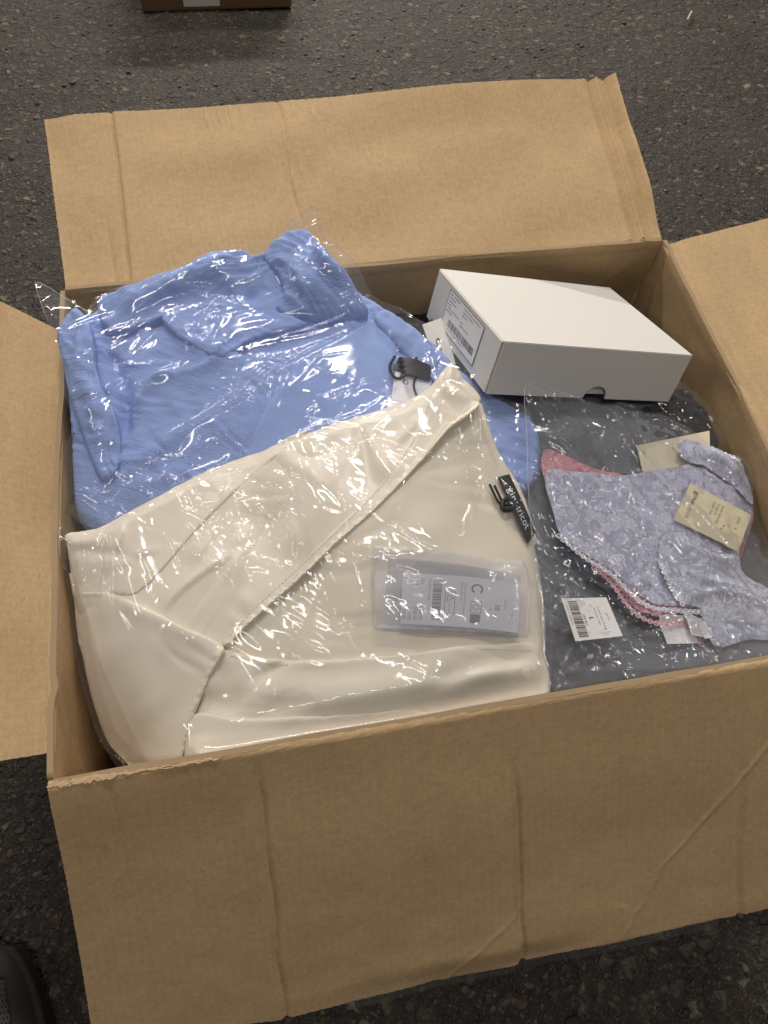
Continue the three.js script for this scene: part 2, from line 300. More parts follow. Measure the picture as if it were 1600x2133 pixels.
// corrugated board: two liners and a fluted edge. C: four corners (start of fold, end of fold, outer end, outer start); disp(u, v) in metres along the normal
function board(C, th, nu, nv, disp, edgeWob = 0.0004, up = null) {
  const P = C.map(c => new THREE.Vector3(...c)), W = P[1].distanceTo(P[0]), H = P[3].distanceTo(P[0]);
  const n = new THREE.Vector3().crossVectors(P[1].clone().sub(P[0]), P[3].clone().sub(P[0])).normalize(); if (up && n.dot(new THREE.Vector3(...up)) < 0) n.negate();
  const A = (u, v) => new THREE.Vector3().addScaledVector(P[0], (1 - u) * (1 - v)).addScaledVector(P[1], u * (1 - v)).addScaledVector(P[2], u * v).addScaledVector(P[3], (1 - u) * v);
  const pt = (u, v, off) => {
    let uu = u, vv = v; const wob = (s) => edgeWob * (N2(s * 260, W) + 0.6 * N2b(s * 90, H));
    if (v > 0.999) vv += wob(u) / H; if (u < 0.001) uu += wob(v + 3) / W * 0.7; if (u > 0.999) uu += wob(v + 7) / W * 0.7;
    return A(uu, vv).addScaledVector(n, (disp ? disp(u, v) : 0) - off);
  };
  const faces = (off, flip) => {
    const pos = [], uv = [], idx = [];
    for (let j = 0; j <= nv; j++) for (let i = 0; i <= nu; i++) { const p = pt(i / nu, j / nv, off); pos.push(p.x, p.y, p.z); uv.push(i / nu * W + off * 7, j / nv * H); }
    for (let j = 0; j < nv; j++) for (let i = 0; i < nu; i++) { const a = j * (nu + 1) + i, b = a + 1, c = a + nu + 1, d = c + 1; idx.push(...(flip ? [a, c, b, b, c, d] : [a, b, c, b, d, c])); }
    const g = new THREE.BufferGeometry(); g.setAttribute('position', new THREE.Float32BufferAttribute(pos, 3)); g.setAttribute('uv', new THREE.Float32BufferAttribute(uv, 2)); g.setIndex(idx); g.computeVertexNormals(); return g;
  };
  const tri = new THREE.Vector3().crossVectors(P[1].clone().sub(P[0]), P[3].clone().sub(P[0])).dot(n) < 0;
  const liners = mergeGeometries([faces(0, tri), faces(th, !tri)]);
  const eg = [];                                            // cut edges: liner thickness, then the flute seen end on
  const ring = []; for (let i = 0; i <= nu; i++) ring.push([i / nu, 0]); for (let j = 1; j <= nv; j++) ring.push([1, j / nv]); for (let i = nu - 1; i >= 0; i--) ring.push([i / nu, 1]); for (let j = nv - 1; j >= 0; j--) ring.push([0, j / nv]);
  const pos = [], uv = [], idx = [], K = 4;
  for (let i = 0; i < ring.length; i++) for (let k = 0; k <= K; k++) { const p = pt(ring[i][0], ring[i][1], th * k / K); pos.push(p.x, p.y, p.z); uv.push(i * 0.004, k * 0.0012); }
  for (let i = 0; i < ring.length - 1; i++) for (let k = 0; k < K; k++) { const a = i * (K + 1) + k, b = a + K + 1; idx.push(...(tri ? [a, b, a + 1, b, b + 1, a + 1] : [a, a + 1, b, b, a + 1, b + 1])); }
  const e = new THREE.BufferGeometry(); e.setAttribute('position', new THREE.Float32BufferAttribute(pos, 3)); e.setAttribute('uv', new THREE.Float32BufferAttribute(uv, 2)); e.setIndex(idx); e.computeVertexNormals();
  return { liners, edge: e, pt, n, W, H };
}
const crease = (u, at, w, a) => a * (0.55 * Math.exp(-(((u - at) / w) ** 2)) + 0.45 * Math.exp(-Math.abs(u - at) / (w * 0.45)));
const box = thing('cardboard_box', 'large open brown cardboard box with four spread flaps, packed with clothes', 'box', [0, 0, 0]);
const TH = 0.0042;
function addBoard(name, C, nu, nv, disp, up, label, wob) {
  const b = board(C, TH, nu, nv, disp, wob, up); const m = part(name, b.liners, kraft, box, label); part('cut_edge', b.edge, kraftEdge, m); return b;
}
const wv = (s) => (u, v) => 0.003 * N2(u * 2 + s, v * 2) + 0.0012 * N2b(u * 7 + s, v * 5);
// a flap and the rounded fold that joins it to its wall
function addFlap(nin, a, b, c, d, nu, nv, disp, up, label) {
  const R = 0.0045, N = new THREE.Vector3(...nin), Y = new THREE.Vector3(0, 1, 0), A = new THREE.Vector3(a[0], RIM, a[1]), B = new THREE.Vector3(b[0], RIM, b[1]), C3 = new THREE.Vector3(...c), D3 = new THREE.Vector3(...d);
  const n = new THREE.Vector3().crossVectors(B.clone().sub(A), D3.clone().sub(A)).normalize(); if (n.y < 0) n.negate();
  const cen = (p) => p.clone().addScaledVector(N, -R).addScaledVector(Y, -R), P0 = cen(A).addScaledVector(n, R), P1 = cen(B).addScaledVector(n, R);
  const fl = addBoard('flap', [P0.toArray(), P1.toArray(), c, d], nu, nv, disp, up, label);
  const pos = [], uv = [], idx = [], K = 10, M = 160, ang = Math.acos(clamp(N.dot(n), -1, 1)), W = A.distanceTo(B), T = n.clone().addScaledVector(N, -N.dot(n)).normalize();
  for (let i = 0; i <= M; i++) for (let k = 0; k <= K; k++) {
    const t = i / M, q = ang * k / K, cc = cen(A.clone().lerp(B, t)), dir = N.clone().multiplyScalar(Math.cos(q)).addScaledVector(T, Math.sin(q));
    cc.addScaledVector(dir, R + (k === 0 ? 0 : (k === K ? (disp ? disp(t, 0) : 0) : 0.0004 * N2(t * 40, k * 0.5 + W) + (disp ? disp(t, 0) : 0) * k / K))); pos.push(cc.x, cc.y, cc.z); uv.push(t * W + 0.1, q * R + 0.5);
  }
  for (let i = 0; i < M; i++) for (let k = 0; k < K; k++) { const e = i * (K + 1) + k, f = e + K + 1; idx.push(e, f, e + 1, f, f + 1, e + 1); }
  const g = new THREE.BufferGeometry(); g.setAttribute('position', new THREE.Float32BufferAttribute(pos, 3)); g.setAttribute('uv', new THREE.Float32BufferAttribute(uv, 2)); g.setIndex(idx); g.computeVertexNormals();
  const nn = new THREE.Vector3().fromBufferAttribute(g.attributes.normal, 5); if (nn.y < 0) { g.setIndex(idx.reverse()); g.computeVertexNormals(); }
  part('fold', g, kraft, box);
  return fl;
}
// walls
addBoard('wall', [[-HW, RIM, -HL], [HW, RIM, -HL], [HW, 0.004, -HL], [-HW, 0.004, -HL]], 120, 70, (u, v) => wv(1)(u, v) * 0.7 + crease(v, 0.012, 0.008, 0.0016) - crease(v, 0.21 + 0.012 * Math.sin(u * 40), 0.006, 0.0016) * sst(0.62, 0.8, u) - crease(u, 0.972, 0.006, 0.002), [0, 0, 1]);
addBoard('wall', [[-HW, RIM, HL], [HW, RIM, HL], [HW, 0.004, HL], [-HW, 0.004, HL]], 120, 70, (u, v) => -Math.abs(wv(2)(u, v)) * 0.4, [0, 0, -1]);
addBoard('wall', [[-HW, RIM, -HL], [-HW, RIM, HL], [-HW, 0.004, HL], [-HW, 0.004, -HL]], 100, 70, (u, v) => wv(3)(u, v) * 0.6 + 0.0022 * Math.exp(-(((u - 0.86 - 0.5 * v) / 0.012) ** 2)) * sst(0.3, 0.05, v), [1, 0, 0]);
addBoard('wall', [[HW, RIM, -HL], [HW, RIM, HL], [HW, 0.004, HL], [HW, 0.004, -HL]], 100, 70, (u, v) => wv(4)(u, v) * 0.6 - crease(u, 0.03 + 0.1 * v, 0.012, 0.002) + crease(v, 0.02, 0.01, 0.0015), [-1, 0, 0]);
part('bottom', new THREE.BoxGeometry(2 * HW - 0.012, 0.005, 2 * HL - 0.012).translate(0, 0.008, 0), kraft, box);
// flaps
const backFlap = addFlap([0, 0, 1], [-HW, -HL], [HW, -HL], [0.306, 0.400, -0.437], [-0.315, 0.394, -0.430], 420, 110, (u, v) => {
  let y = 0.002 * N2(u * 2.2, v * 2 + 4) ;
  const l1 = 0.098 + 0.012 * v - (v > 0.7 ? 0.006 * (v - 0.7) : 0), l2 = 0.383 + 0.004 * Math.sin(v * 9);
  y -= crease(u, l1, 0.0028, 0.0034) + 0.0012 * sst(l1 + 0.01, l1 - 0.01, u);
  y -= crease(u, l2, 0.004, 0.0022) * sst(0.15, 0.4, v); y -= crease(u, 0.075, 0.008, 0.0018) * sst(0.5, 0.1, v);
  y += crease(u, 0.941, 0.004, 0.0012) - crease(u, 0.952, 0.004, 0.0042) + crease(u, 0.965, 0.004, 0.0036) - crease(u, 0.980, 0.004, 0.0036) + sst(0.98, 1.0, u) * 0.007 * sst(0, 0.3, v);
  y += 0.006 * sst(0.72, 1, v) * sst(0.4, 0.75, u) * sst(1, 0.8, u) - 0.004 * sst(0.06, 0, u) * v;
  for (const [cu, c0, c1] of [[0.262, 0.88, 1], [0.283, 0.9, 1], [0.302, 0.86, 1], [0.32, 0.9, 1], [0.41, 0.9, 1], [0.44, 0.88, 1], [0.402, 0.5, 0.66], [0.42, 0.56, 0.66], [0.375, 0.52, 0.62], [0.52, 0.56, 0.64], [0.536, 0.55, 0.67], [0.553, 0.57, 0.66]]) y += crease(u, cu, 0.0022, 0.0009) * sst(c0 - 0.03, c0 + 0.02, v) * sst(c1 + 0.03, c1 - 0.02, v);
  return y;
}, [0, 1, 0], 'far flap of the box, raised at its right-hand crease');
const frontFlap = addFlap([0, 0, -1], [-HW - 0.003, HL], [HW + 0.003, HL], [0.320, 0.192, 0.392], [-0.322, 0.176, 0.400], 400, 200, (u, v) => {
  let y = 0.0016 * N2(u * 1.6 + 9, v * 1.2) ;
  const l1 = 0.225 + 0.003 * N2(v * 3, 3), l2 = 0.522 + 0.006 * v + 0.003 * N2(v * 3, 8), l3 = 0.825 + 0.003 * N2(v * 3, 2), l4 = 0.40 + 0.012 * v;
  y -= crease(u, l1, 0.004, 0.0036) * sst(0.0, 0.2, v) + 0.0035 * sst(l1 + 0.002, l1 - 0.05, u) * sst(0, 0.3, v);
  y -= crease(u, l2, 0.005, 0.0046) * sst(0.12, 0.4, v); y += 0.003 * sst(l2 - 0.12, l2, u) * sst(l2 + 0.003, l2 - 0.001, u) * sst(0.1, 0.5, v);
  y -= crease(u, l3, 0.005, 0.003) * sst(0.25, 0.6, v) + 0.002 * sst(l3 + 0.002, l3 - 0.04, u) * sst(0.2, 0.6, v); y -= crease(u, l4, 0.01, 0.0008) * sst(0.15, 0.5, v);
  y -= crease(u, 0.062 + 0.012 * v, 0.008, 0.001);
  const dg = (a0, v0, a1, v1, w, k) => { const t = (v - v0) / (v1 - v0); if (t < -0.08 || t > 1.08) return 0; const q = (u - lerp(a0, a1, t) - 0.004 * N2(t * 2, a0 * 50)) / w; return k * (0.7 + 0.3 * N2b(t * 3, a0 * 30)) * Math.exp(-q * q) * sst(-0.08, 0.1, t) * sst(1.08, 0.9, t); };
  y += dg(0.9, 0.18, 0.72, 0.72, 0.0045, 0.0010) + dg(0.72, 0.72, 0.665, 0.97, 0.0045, 0.0006) + dg(0.53, 0.75, 0.43, 1.0, 0.005, 0.0007) + dg(0.665, 0.84, 0.667, 1.0, 0.005, 0.0008);
  y += 0.0005 * N2(u * 9, v * 5 + 30) * sst(0.4, 1, v);
  y -= 0.004 * sst(0.9, 1, v) * sst(0.2, 0.5, u) * sst(0.7, 0.5, u);
  return y;
}, [0, 0.7, 0.7], 'near flap of the box, creased and sloping down');
addFlap([1, 0, 0], [-HW, -0.175], [-HW, 0.203], [-0.508, 0.285, 0.185], [-0.508, 0.290, -0.375], 120, 70, (u, v) => 0.002 * N2(u * 2, v * 2 + 17)  - 0.004 * sst(0.25, 0, u) * sst(0.3, 0, v), [0, 1, 0], 'left flap of the box');
addFlap([-1, 0, 0], [HW, -0.214], [HW, 0.214], [0.512, 0.322, 0.235], [0.512, 0.322, -0.288], 120, 70, (u, v) => 0.002 * N2(u * 2, v * 2 + 27)  - crease(v, 0.05 + 0.02 * u, 0.02, 0.0015), [0, 1, 0], 'right flap of the box');
// pale scuffs where the paper has been rubbed
{
  const r = rng(88), gs = [], scuff = (b, u, v0, v1, w) => {
    const pos = [], uv = [], idx = [], n = 14; for (let i = 0; i <= n; i++) { const v = lerp(v0, v1, i / n), k = w * Math.sin(Math.PI * (0.06 + 0.88 * i / n)) * (0.7 + 0.5 * r()); for (const sd of [-1, 1]) { const p = b.pt(u + 0.002 * (v - v0) + sd * k / b.W, v, -0.0002); pos.push(p.x, p.y, p.z); uv.push(sd * w, v * b.H); } }
    for (let i = 0; i < n; i++) idx.push(i * 2, i * 2 + 1, i * 2 + 2, i * 2 + 1, i * 2 + 3, i * 2 + 2);
    const g = new THREE.BufferGeometry(); g.setAttribute('position', new THREE.Float32BufferAttribute(pos, 3)); g.setAttribute('uv', new THREE.Float32BufferAttribute(uv, 2)); g.setIndex(idx); g.computeVertexNormals(); gs.push(g);
  };
  for (const [u, a, c] of [[0.262, 0.9, 0.99], [0.273, 0.88, 0.97], [0.283, 0.91, 0.99], [0.296, 0.88, 0.96], [0.312, 0.9, 0.99], [0.41, 0.9, 0.99], [0.425, 0.93, 0.99], [0.443, 0.88, 0.96], [0.376, 0.54, 0.66], [0.386, 0.5, 0.6], [0.402, 0.54, 0.62], [0.52, 0.58, 0.66], [0.533, 0.56, 0.69], [0.549, 0.58, 0.66]]) scuff(backFlap, u, a, c, 0.00045);
  for (let i = 0; i < 26; i++) { const v = 0.08 + 0.86 * r(); scuff(r() < 0.5 ? frontFlap : backFlap, 0.05 + 0.86 * r(), v, v + 0.006 + 0.03 * r() * r(), 0.0004); }
  const m = part('scuff_marks', mergeGeometries(gs), new THREE.MeshStandardMaterial({ color: lin(0.60, 0.44, 0.25), roughness: 0.95, side: THREE.DoubleSide }), box); m.userData.kind = 'stuff';
}
// torn paper along the fold at the near left corner
{
  const r = rng(51), gs = [];
  for (let k = 0; k < 9; k++) {
    const t = k / 8, px = lerp(128, 432, t) + 8 * (r() - 0.5), py = lerp(1632, 1583, t), c = at(px, py, RIM + 0.001), w = 0.010 + 0.012 * r(), h = 0.0009 + 0.0014 * r() * r() + (t < 0.35 ? 0.0016 : 0), m = 18, a0 = r() * 6, pos = [], uv = [], idx = [];
    for (let i = 0; i <= m; i++) for (let j = 0; j <= 3; j++) { const u = i / m - 0.5, v = j / 3 - 0.5, tp = Math.sqrt(Math.max(0, 1 - 4 * u * u)) * (0.75 + 0.4 * N2(i * 0.5, k * 3 + j)); pos.push(c.x + u * w * 1.6, c.y - 0.0006 + 0.0006 * N2b(i * 0.3, k + j * 0.7) + 0.0002 * j, c.z + v * h * 2 * tp + 0.0006 * Math.sin(a0 + i * 0.6)); uv.push(u * w, v * h); }
    for (let i = 0; i < m; i++) for (let j = 0; j < 3; j++) { const A = i * 4 + j, B = A + 4; idx.push(A, A + 1, B, B, A + 1, B + 1); }
    const g = new THREE.BufferGeometry(); g.setAttribute('position', new THREE.Float32BufferAttribute(pos, 3)); g.setAttribute('uv', new THREE.Float32BufferAttribute(uv, 2)); g.setIndex(idx); g.computeVertexNormals(); gs.push(g);
  }
  const tp = part('torn_paper', mergeGeometries(gs), new THREE.MeshStandardMaterial({ color: lin(0.42, 0.30, 0.175), roughness: 0.95, side: THREE.DoubleSide }), box, 'torn inner paper along the fold'); tp.userData.kind = 'stuff';
}

// ------------------------------------------------------------ plastic film
const film = new THREE.MeshPhysicalMaterial({ color: lin(0.96, 0.97, 1.0), transmission: 0.97, thickness: 0, roughness: 0.085, ior: 1.5, side: THREE.DoubleSide });
const filmBlue = film.clone(); filmBlue.transmission = 0.95;
const hazyFilm = new THREE.MeshPhysicalMaterial({ color: lin(0.93, 0.94, 0.97), transmission: 0.95, thickness: 0, roughness: 0.09, ior: 1.5, side: THREE.DoubleSide });
// facets: straight-sided planes between scattered high and low points, as thin film crumples
function facets(seed, L, W, dir, pw) {
  const c = Math.cos(dir), s = Math.sin(dir), A = createNoise2D(rng(seed)), B = createNoise2D(rng(seed + 9));
  const hash = (i, j) => { let h = Math.imul(i, 374761393) + Math.imul(j, 668265263) + Math.imul(seed, 1274126177); h = Math.imul(h ^ (h >>> 13), 1274126177); h ^= h >>> 16; const v = ((h >>> 0) / 4294967296) * 2 - 1; return Math.sign(v) * Math.pow(Math.abs(v), pw); };
  return (x, z) => {
    let u = (x * c + z * s) / L, v = (-x * s + z * c) / W; const du = 0.55 * A(u * 0.6, v * 0.6), dv = 0.55 * B(u * 0.6, v * 0.6); u += du; v += dv;
    u += v * 0.5;
    const i = Math.floor(u), j = Math.floor(v), f = u - i, g = v - j;
    return f + g < 1 ? hash(i, j) * (1 - f - g) + hash(i + 1, j) * f + hash(i, j + 1) * g : hash(i + 1, j + 1) * (f + g - 1) + hash(i, j + 1) * (1 - f) + hash(i + 1, j) * (1 - g);
  };
}
function crinkle(seed, o = {}) {
  const A = createNoise2D(rng(seed)), B = createNoise2D(rng(seed + 1)), C = createNoise2D(rng(seed + 2)), r = rng(seed + 3), k = o.k ?? 1;
  const F1 = facets(seed + 11, 0.085, 0.022, (o.dir ?? 0) + 0.2, 1.4), F2 = facets(seed + 12, 0.034, 0.009, (o.dir ?? 0) - 0.5, 1.6), F3 = facets(seed + 13, 0.01, 0.0045, (o.dir ?? 0) + 1.1, 1.5);
  const seg = []; const [bx0, bx1, bz0, bz1] = o.area, n = o.lines ?? 60;
  const add = (x, z, an, L, w, a, bend) => seg.push({ x, z, c: Math.cos(an), s: Math.sin(an), L, w, a, bend });
  for (let q = 0; q < n * 0.36; q++) { const w = 0.0016 + 0.0026 * r() * r(); add(lerp(bx0, bx1, r()), lerp(bz0, bz1, r()), (o.dir ?? 0) + (r() + r() + r() - 1.5) * (o.spread ?? 1.2), 0.02 + 0.08 * r() * r(), w, w * (0.1 + 0.4 * r() * r()) * (r() < 0.75 ? 1 : -1), (r() - 0.5) * 5); }
  for (let q = 0; q < n * 0.075; q++) {                     // bundles that fan out from a pinch
    const x = lerp(bx0, bx1, r()), z = lerp(bz0, bz1, r()), an = (o.dir ?? 0) + (r() - 0.5) * 2.2, m = 4 + Math.floor(r() * 5), R = 0.015 + 0.04 * r();
    for (let i = 0; i < m; i++) { const b = an + (i / (m - 1) - 0.5) * (0.4 + 0.8 * r()), L = R * (0.5 + 0.7 * r()), w = 0.0012 + 0.0022 * r(); add(x + Math.cos(b) * L, z + Math.sin(b) * L, b, L, w, w * (0.12 + 0.3 * r()) * (i % 2 ? 1 : -0.7), (r() - 0.5) * 6); }
  }
  return (x, z) => {
    const m1 = sst(-0.35, 0.5, B(x * 8 + 3, z * 8)), m2 = sst(-0.1, 0.55, C(x * 12 - 7, z * 12 + 2)), m3 = sst(0.1, 0.6, A(x * 16 + 9, z * 16));
    let y = k * (0.0022 * F1(x, z) + 0.0009 * m1 * F2(x, z)) + k * 0.0002 * m2 * F3(x, z) * (o.fine ?? 0);
    for (const g of seg) {
      const dx = x - g.x, dz = z - g.z; if (dx * dx + dz * dz > (g.L + g.w) ** 2) continue;
      const t = dx * g.c + dz * g.s, d = Math.abs(-dx * g.s + dz * g.c + g.bend * t * t * 0.3); if (d < g.w && Math.abs(t) < g.L) y += g.a * (1 - d / g.w) * (1 - (t / g.L) ** 2);
    }
    return y;
  };
}
// film stretches from high point to high point: the tops of what is inside, widened and smoothed
function taut(surfs, wide = 0.006, soft = 0.009) {
  const c = 0.0025, x0 = -0.36, z0 = -0.34, nx = 290, nz = 250, G = new Float32Array(nx * nz).fill(-1);
  for (let j = 0; j < nz; j++) for (let i = 0; i < nx; i++) for (const q of surfs) { const y = q(x0 + i * c, z0 + j * c); if (y !== null && y > G[j * nx + i]) G[j * nx + i] = y; }
  const M = new Float32Array(nx * nz).fill(-1), R = Math.round(wide / c);
  for (let j = 0; j < nz; j++) for (let i = 0; i < nx; i++) { let m = -1; for (let b = -R; b <= R; b++) for (let a = -R; a <= R; a++) { if (a * a + b * b > R * R) continue; const ii = i + a, jj = j + b; if (ii < 0 || jj < 0 || ii >= nx || jj >= nz) continue; const v = G[jj * nx + ii] - 0.0006 * (a * a + b * b) / (R * R); if (v > m) m = v; } M[j * nx + i] = m; }
  let A = M; const S = Math.round(soft / c);
  for (let pass = 0; pass < 2; pass++) for (const [dx, dz] of [[1, 0], [0, 1]]) {
    const B = new Float32Array(nx * nz);
    for (let j = 0; j < nz; j++) for (let i = 0; i < nx; i++) { if (A[j * nx + i] < 0) { B[j * nx + i] = -1; continue; } let t = 0, n = 0; for (let a = -S; a <= S; a++) { const ii = i + a * dx, jj = j + a * dz; if (ii < 0 || jj < 0 || ii >= nx || jj >= nz) continue; const v = A[jj * nx + ii]; if (v < 0) continue; t += v; n++; } B[j * nx + i] = t / n; }
    A = B;
  }
  return (x, z) => {
    const u = (x - x0) / c, v = (z - z0) / c, i = Math.floor(u), j = Math.floor(v); if (i < 0 || j < 0 || i >= nx - 1 || j >= nz - 1) return null;
    const f = u - i, g = v - j, q = [A[j * nx + i], A[j * nx + i + 1], A[(j + 1) * nx + i], A[(j + 1) * nx + i + 1]]; if (Math.min(...q) < 0) return null;
    const y = lerp(lerp(q[0], q[1], f), lerp(q[2], q[3], f), g); return y;
  };
}
// the sealed edge of a bag: a thin welded bead along its outline
function bead(d, mat, parent, from, to, r = 0.0006) {
  const n = d.poly.length, P = []; for (let i = from; i <= to; i++) { const p = d.poly[((i % n) + n) % n], q = d.surf(p[0] * 0.999 + 0.001 * d.cx, p[1] * 0.999 + 0.001 * d.cz); if (q !== null) P.push(new THREE.Vector3(p[0], q + 0.0002, p[1])); }
  if (P.length > 3) part('sealed_edge', tube(P, r, 5, false, P.length * 2), mat, parent);
}
// ------------------------------------------------------------ fabrics
function fabricBump(kind) {
  const n = 512, a = perNoise(10, 110, 61), b = perNoise(36, 256, 62), c = perNoise(256, 256, 63), d = perNoise(14, 14, 64), e = perNoise(40, 16, 65), p1 = perNoise(2, 40, 66), p2 = perNoise(3, 96, 67);
  return gridTex(n, (x, y) => {
    const u = x / n, v = y / n; let h;
    if (kind === 'crepe') { const w = e(u * 40, v * 16) * 0.02; const q = p1(u * 2, v * 40 + w * 20), q2 = p2(u * 3, v * 96); h = 0.8 - 0.5 * Math.exp(-((q / 0.13) ** 2)) - 0.2 * Math.exp(-((q2 / 0.1) ** 2)) + 0.1 * d(u * 14, v * 14) + 0.06 * c(u * 256, v * 256); }
    else h = 0.5 + 0.3 * c(u * 256, v * 256) + 0.2 * b(v * 36, u * 256);
    const k = clamp(h, 0, 1) * 255; return [k, k, k];
  }, false);
}
const crepeB = fabricBump('crepe'), plainB = fabricBump('plain'); crepeB.repeat.set(1 / 0.11, 1 / 0.11); plainB.repeat.set(1 / 0.06, 1 / 0.06);
const blueCrepe = new THREE.MeshPhysicalMaterial({ color: lin(0.265, 0.365, 0.67), roughness: 0.9, bumpMap: crepeB, bumpScale: 0.0005, sheen: 0.3, sheenColor: lin(0.3, 0.4, 0.8), sheenRoughness: 0.6 });
const bluePlain = new THREE.MeshPhysicalMaterial({ color: lin(0.27, 0.38, 0.69), roughness: 0.85, bumpMap: plainB, bumpScale: 0.00012 });
const satin = new THREE.MeshPhysicalMaterial({ color: lin(0.78, 0.70, 0.565), roughness: 0.38, bumpMap: plainB, bumpScale: 0.00005, specularIntensity: 0.8, sheen: 0.25, sheenColor: lin(0.9, 0.85, 0.7), sheenRoughness: 0.4 });
const satinDull = new THREE.MeshPhysicalMaterial({ color: lin(0.74, 0.66, 0.52), roughness: 0.44, bumpMap: plainB, bumpScale: 0.00006 });
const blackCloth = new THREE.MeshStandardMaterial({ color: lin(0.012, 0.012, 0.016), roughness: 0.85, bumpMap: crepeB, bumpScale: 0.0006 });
const slateCloth = new THREE.MeshStandardMaterial({ color: lin(0.125, 0.13, 0.145), roughness: 0.85, bumpMap: plainB, bumpScale: 0.0002 });
const black = new THREE.MeshStandardMaterial({ color: lin(0.012, 0.012, 0.013), roughness: 0.55 });
const wrinkle = (seed, dir, len, wid, amp, sharp = 0.5) => { const A = createNoise2D(rng(seed)), B = createNoise2D(rng(seed + 5)), c = Math.cos(dir), s = Math.sin(dir); return (x, z) => { let u = (x * c + z * s) / len, v = (-x * s + z * c) / wid; v += 0.7 * B(u * 0.8, v * 0.25); const n = A(u, v); return amp * sst(-0.5, 0.4, B(u * 0.4 + 7, v * 0.3)) * (lerp(n, 1 - 2 * Math.abs(n), sharp)); }; };
const sum = (...f) => (x, z, d) => { let y = 0; for (const q of f) y += q(x, z, d); return y; };
const soften = (k, a) => (x, z) => a * N2b(x * k, z * k) + a * 0.5 * N2c(x * k * 2.1, z * k * 2.1);

// dark clothes at the bottom of the box, under everything
const under = drape({ outline: [[150, 720, 0.27], [700, 560, 0.28], [1300, 560, 0.27], [1480, 850, 0.26], [1640, 1150, 0.25], [1640, 1330, 0.27], [1100, 1420, 0.29], [600, 1560, 0.25], [240, 1620, 0.22], [150, 1400, 0.22], [130, 1000, 0.25]], ctrl: [[800, 1000, 0.31], [1250, 1000, 0.30]], cell: 0.006, roll: 0.02, skirt: 0.2, noise: soften(12, 0.006) });
{
  const g = thing('black_garment', 'black folded clothes at the bottom of the cardboard box, under all packs', 'clothes');
  part('cloth', under.geo, blackCloth, g);
}
// slate garment in the right half, under the white carton and the lace pack
const slate = drape({ outline: [[900, 640, 0.345], [1000, 690, 0.345], [1250, 690, 0.325], [1400, 785, 0.312], [1455, 845, 0.308], [1500, 905, 0.303], [1560, 1000, 0.297], [1610, 1120, 0.296], [1650, 1250, 0.305], [1660, 1400, 0.33], [1450, 1430, 0.334], [1250, 1455, 0.336], [1050, 1480, 0.336], [1000, 1100, 0.345], [930, 800, 0.35]], ctrl: [[1200, 900, 0.345], [1300, 1050, 0.335], [1250, 1250, 0.335], [1450, 1150, 0.315]], cell: 0.004, roll: 0.012, skirt: 0.05, noise: sum(wrinkle(291, 0.9, 0.06, 0.014, 0.007, 0.7), wrinkle(293, -0.4, 0.04, 0.01, 0.0025, 0.7), soften(20, 0.002)),
  folds: [{ p: [[1180, 860], [1230, 950], [1270, 1000]], w: 0.007, a: 0.005 }, { p: [[1130, 1180], [1220, 1290], [1300, 1370]], w: 0.006, a: 0.006 }, { p: [[1300, 1200], [1340, 1300], [1400, 1350]], w: 0.006, a: 0.004 }] });
{
  const g = thing('slate_garment', 'slate grey garment in a bag under the white carton and lace pack', 'garment');
  part('cloth', slate.geo, slateCloth, g);
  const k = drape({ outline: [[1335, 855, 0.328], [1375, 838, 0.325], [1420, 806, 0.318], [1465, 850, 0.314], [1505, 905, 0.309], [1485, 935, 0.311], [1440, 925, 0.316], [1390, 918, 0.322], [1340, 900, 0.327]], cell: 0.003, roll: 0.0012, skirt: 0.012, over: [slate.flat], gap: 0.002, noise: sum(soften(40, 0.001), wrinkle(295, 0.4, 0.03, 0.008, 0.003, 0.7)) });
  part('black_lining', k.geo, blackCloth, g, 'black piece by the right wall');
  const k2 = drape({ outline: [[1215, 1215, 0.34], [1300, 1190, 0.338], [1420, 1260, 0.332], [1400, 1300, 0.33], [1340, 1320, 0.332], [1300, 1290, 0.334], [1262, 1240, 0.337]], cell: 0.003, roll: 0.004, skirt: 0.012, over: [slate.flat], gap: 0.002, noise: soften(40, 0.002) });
  part('black_lining', k2.geo, blackCloth, g, 'black piece under the lace thongs');
}

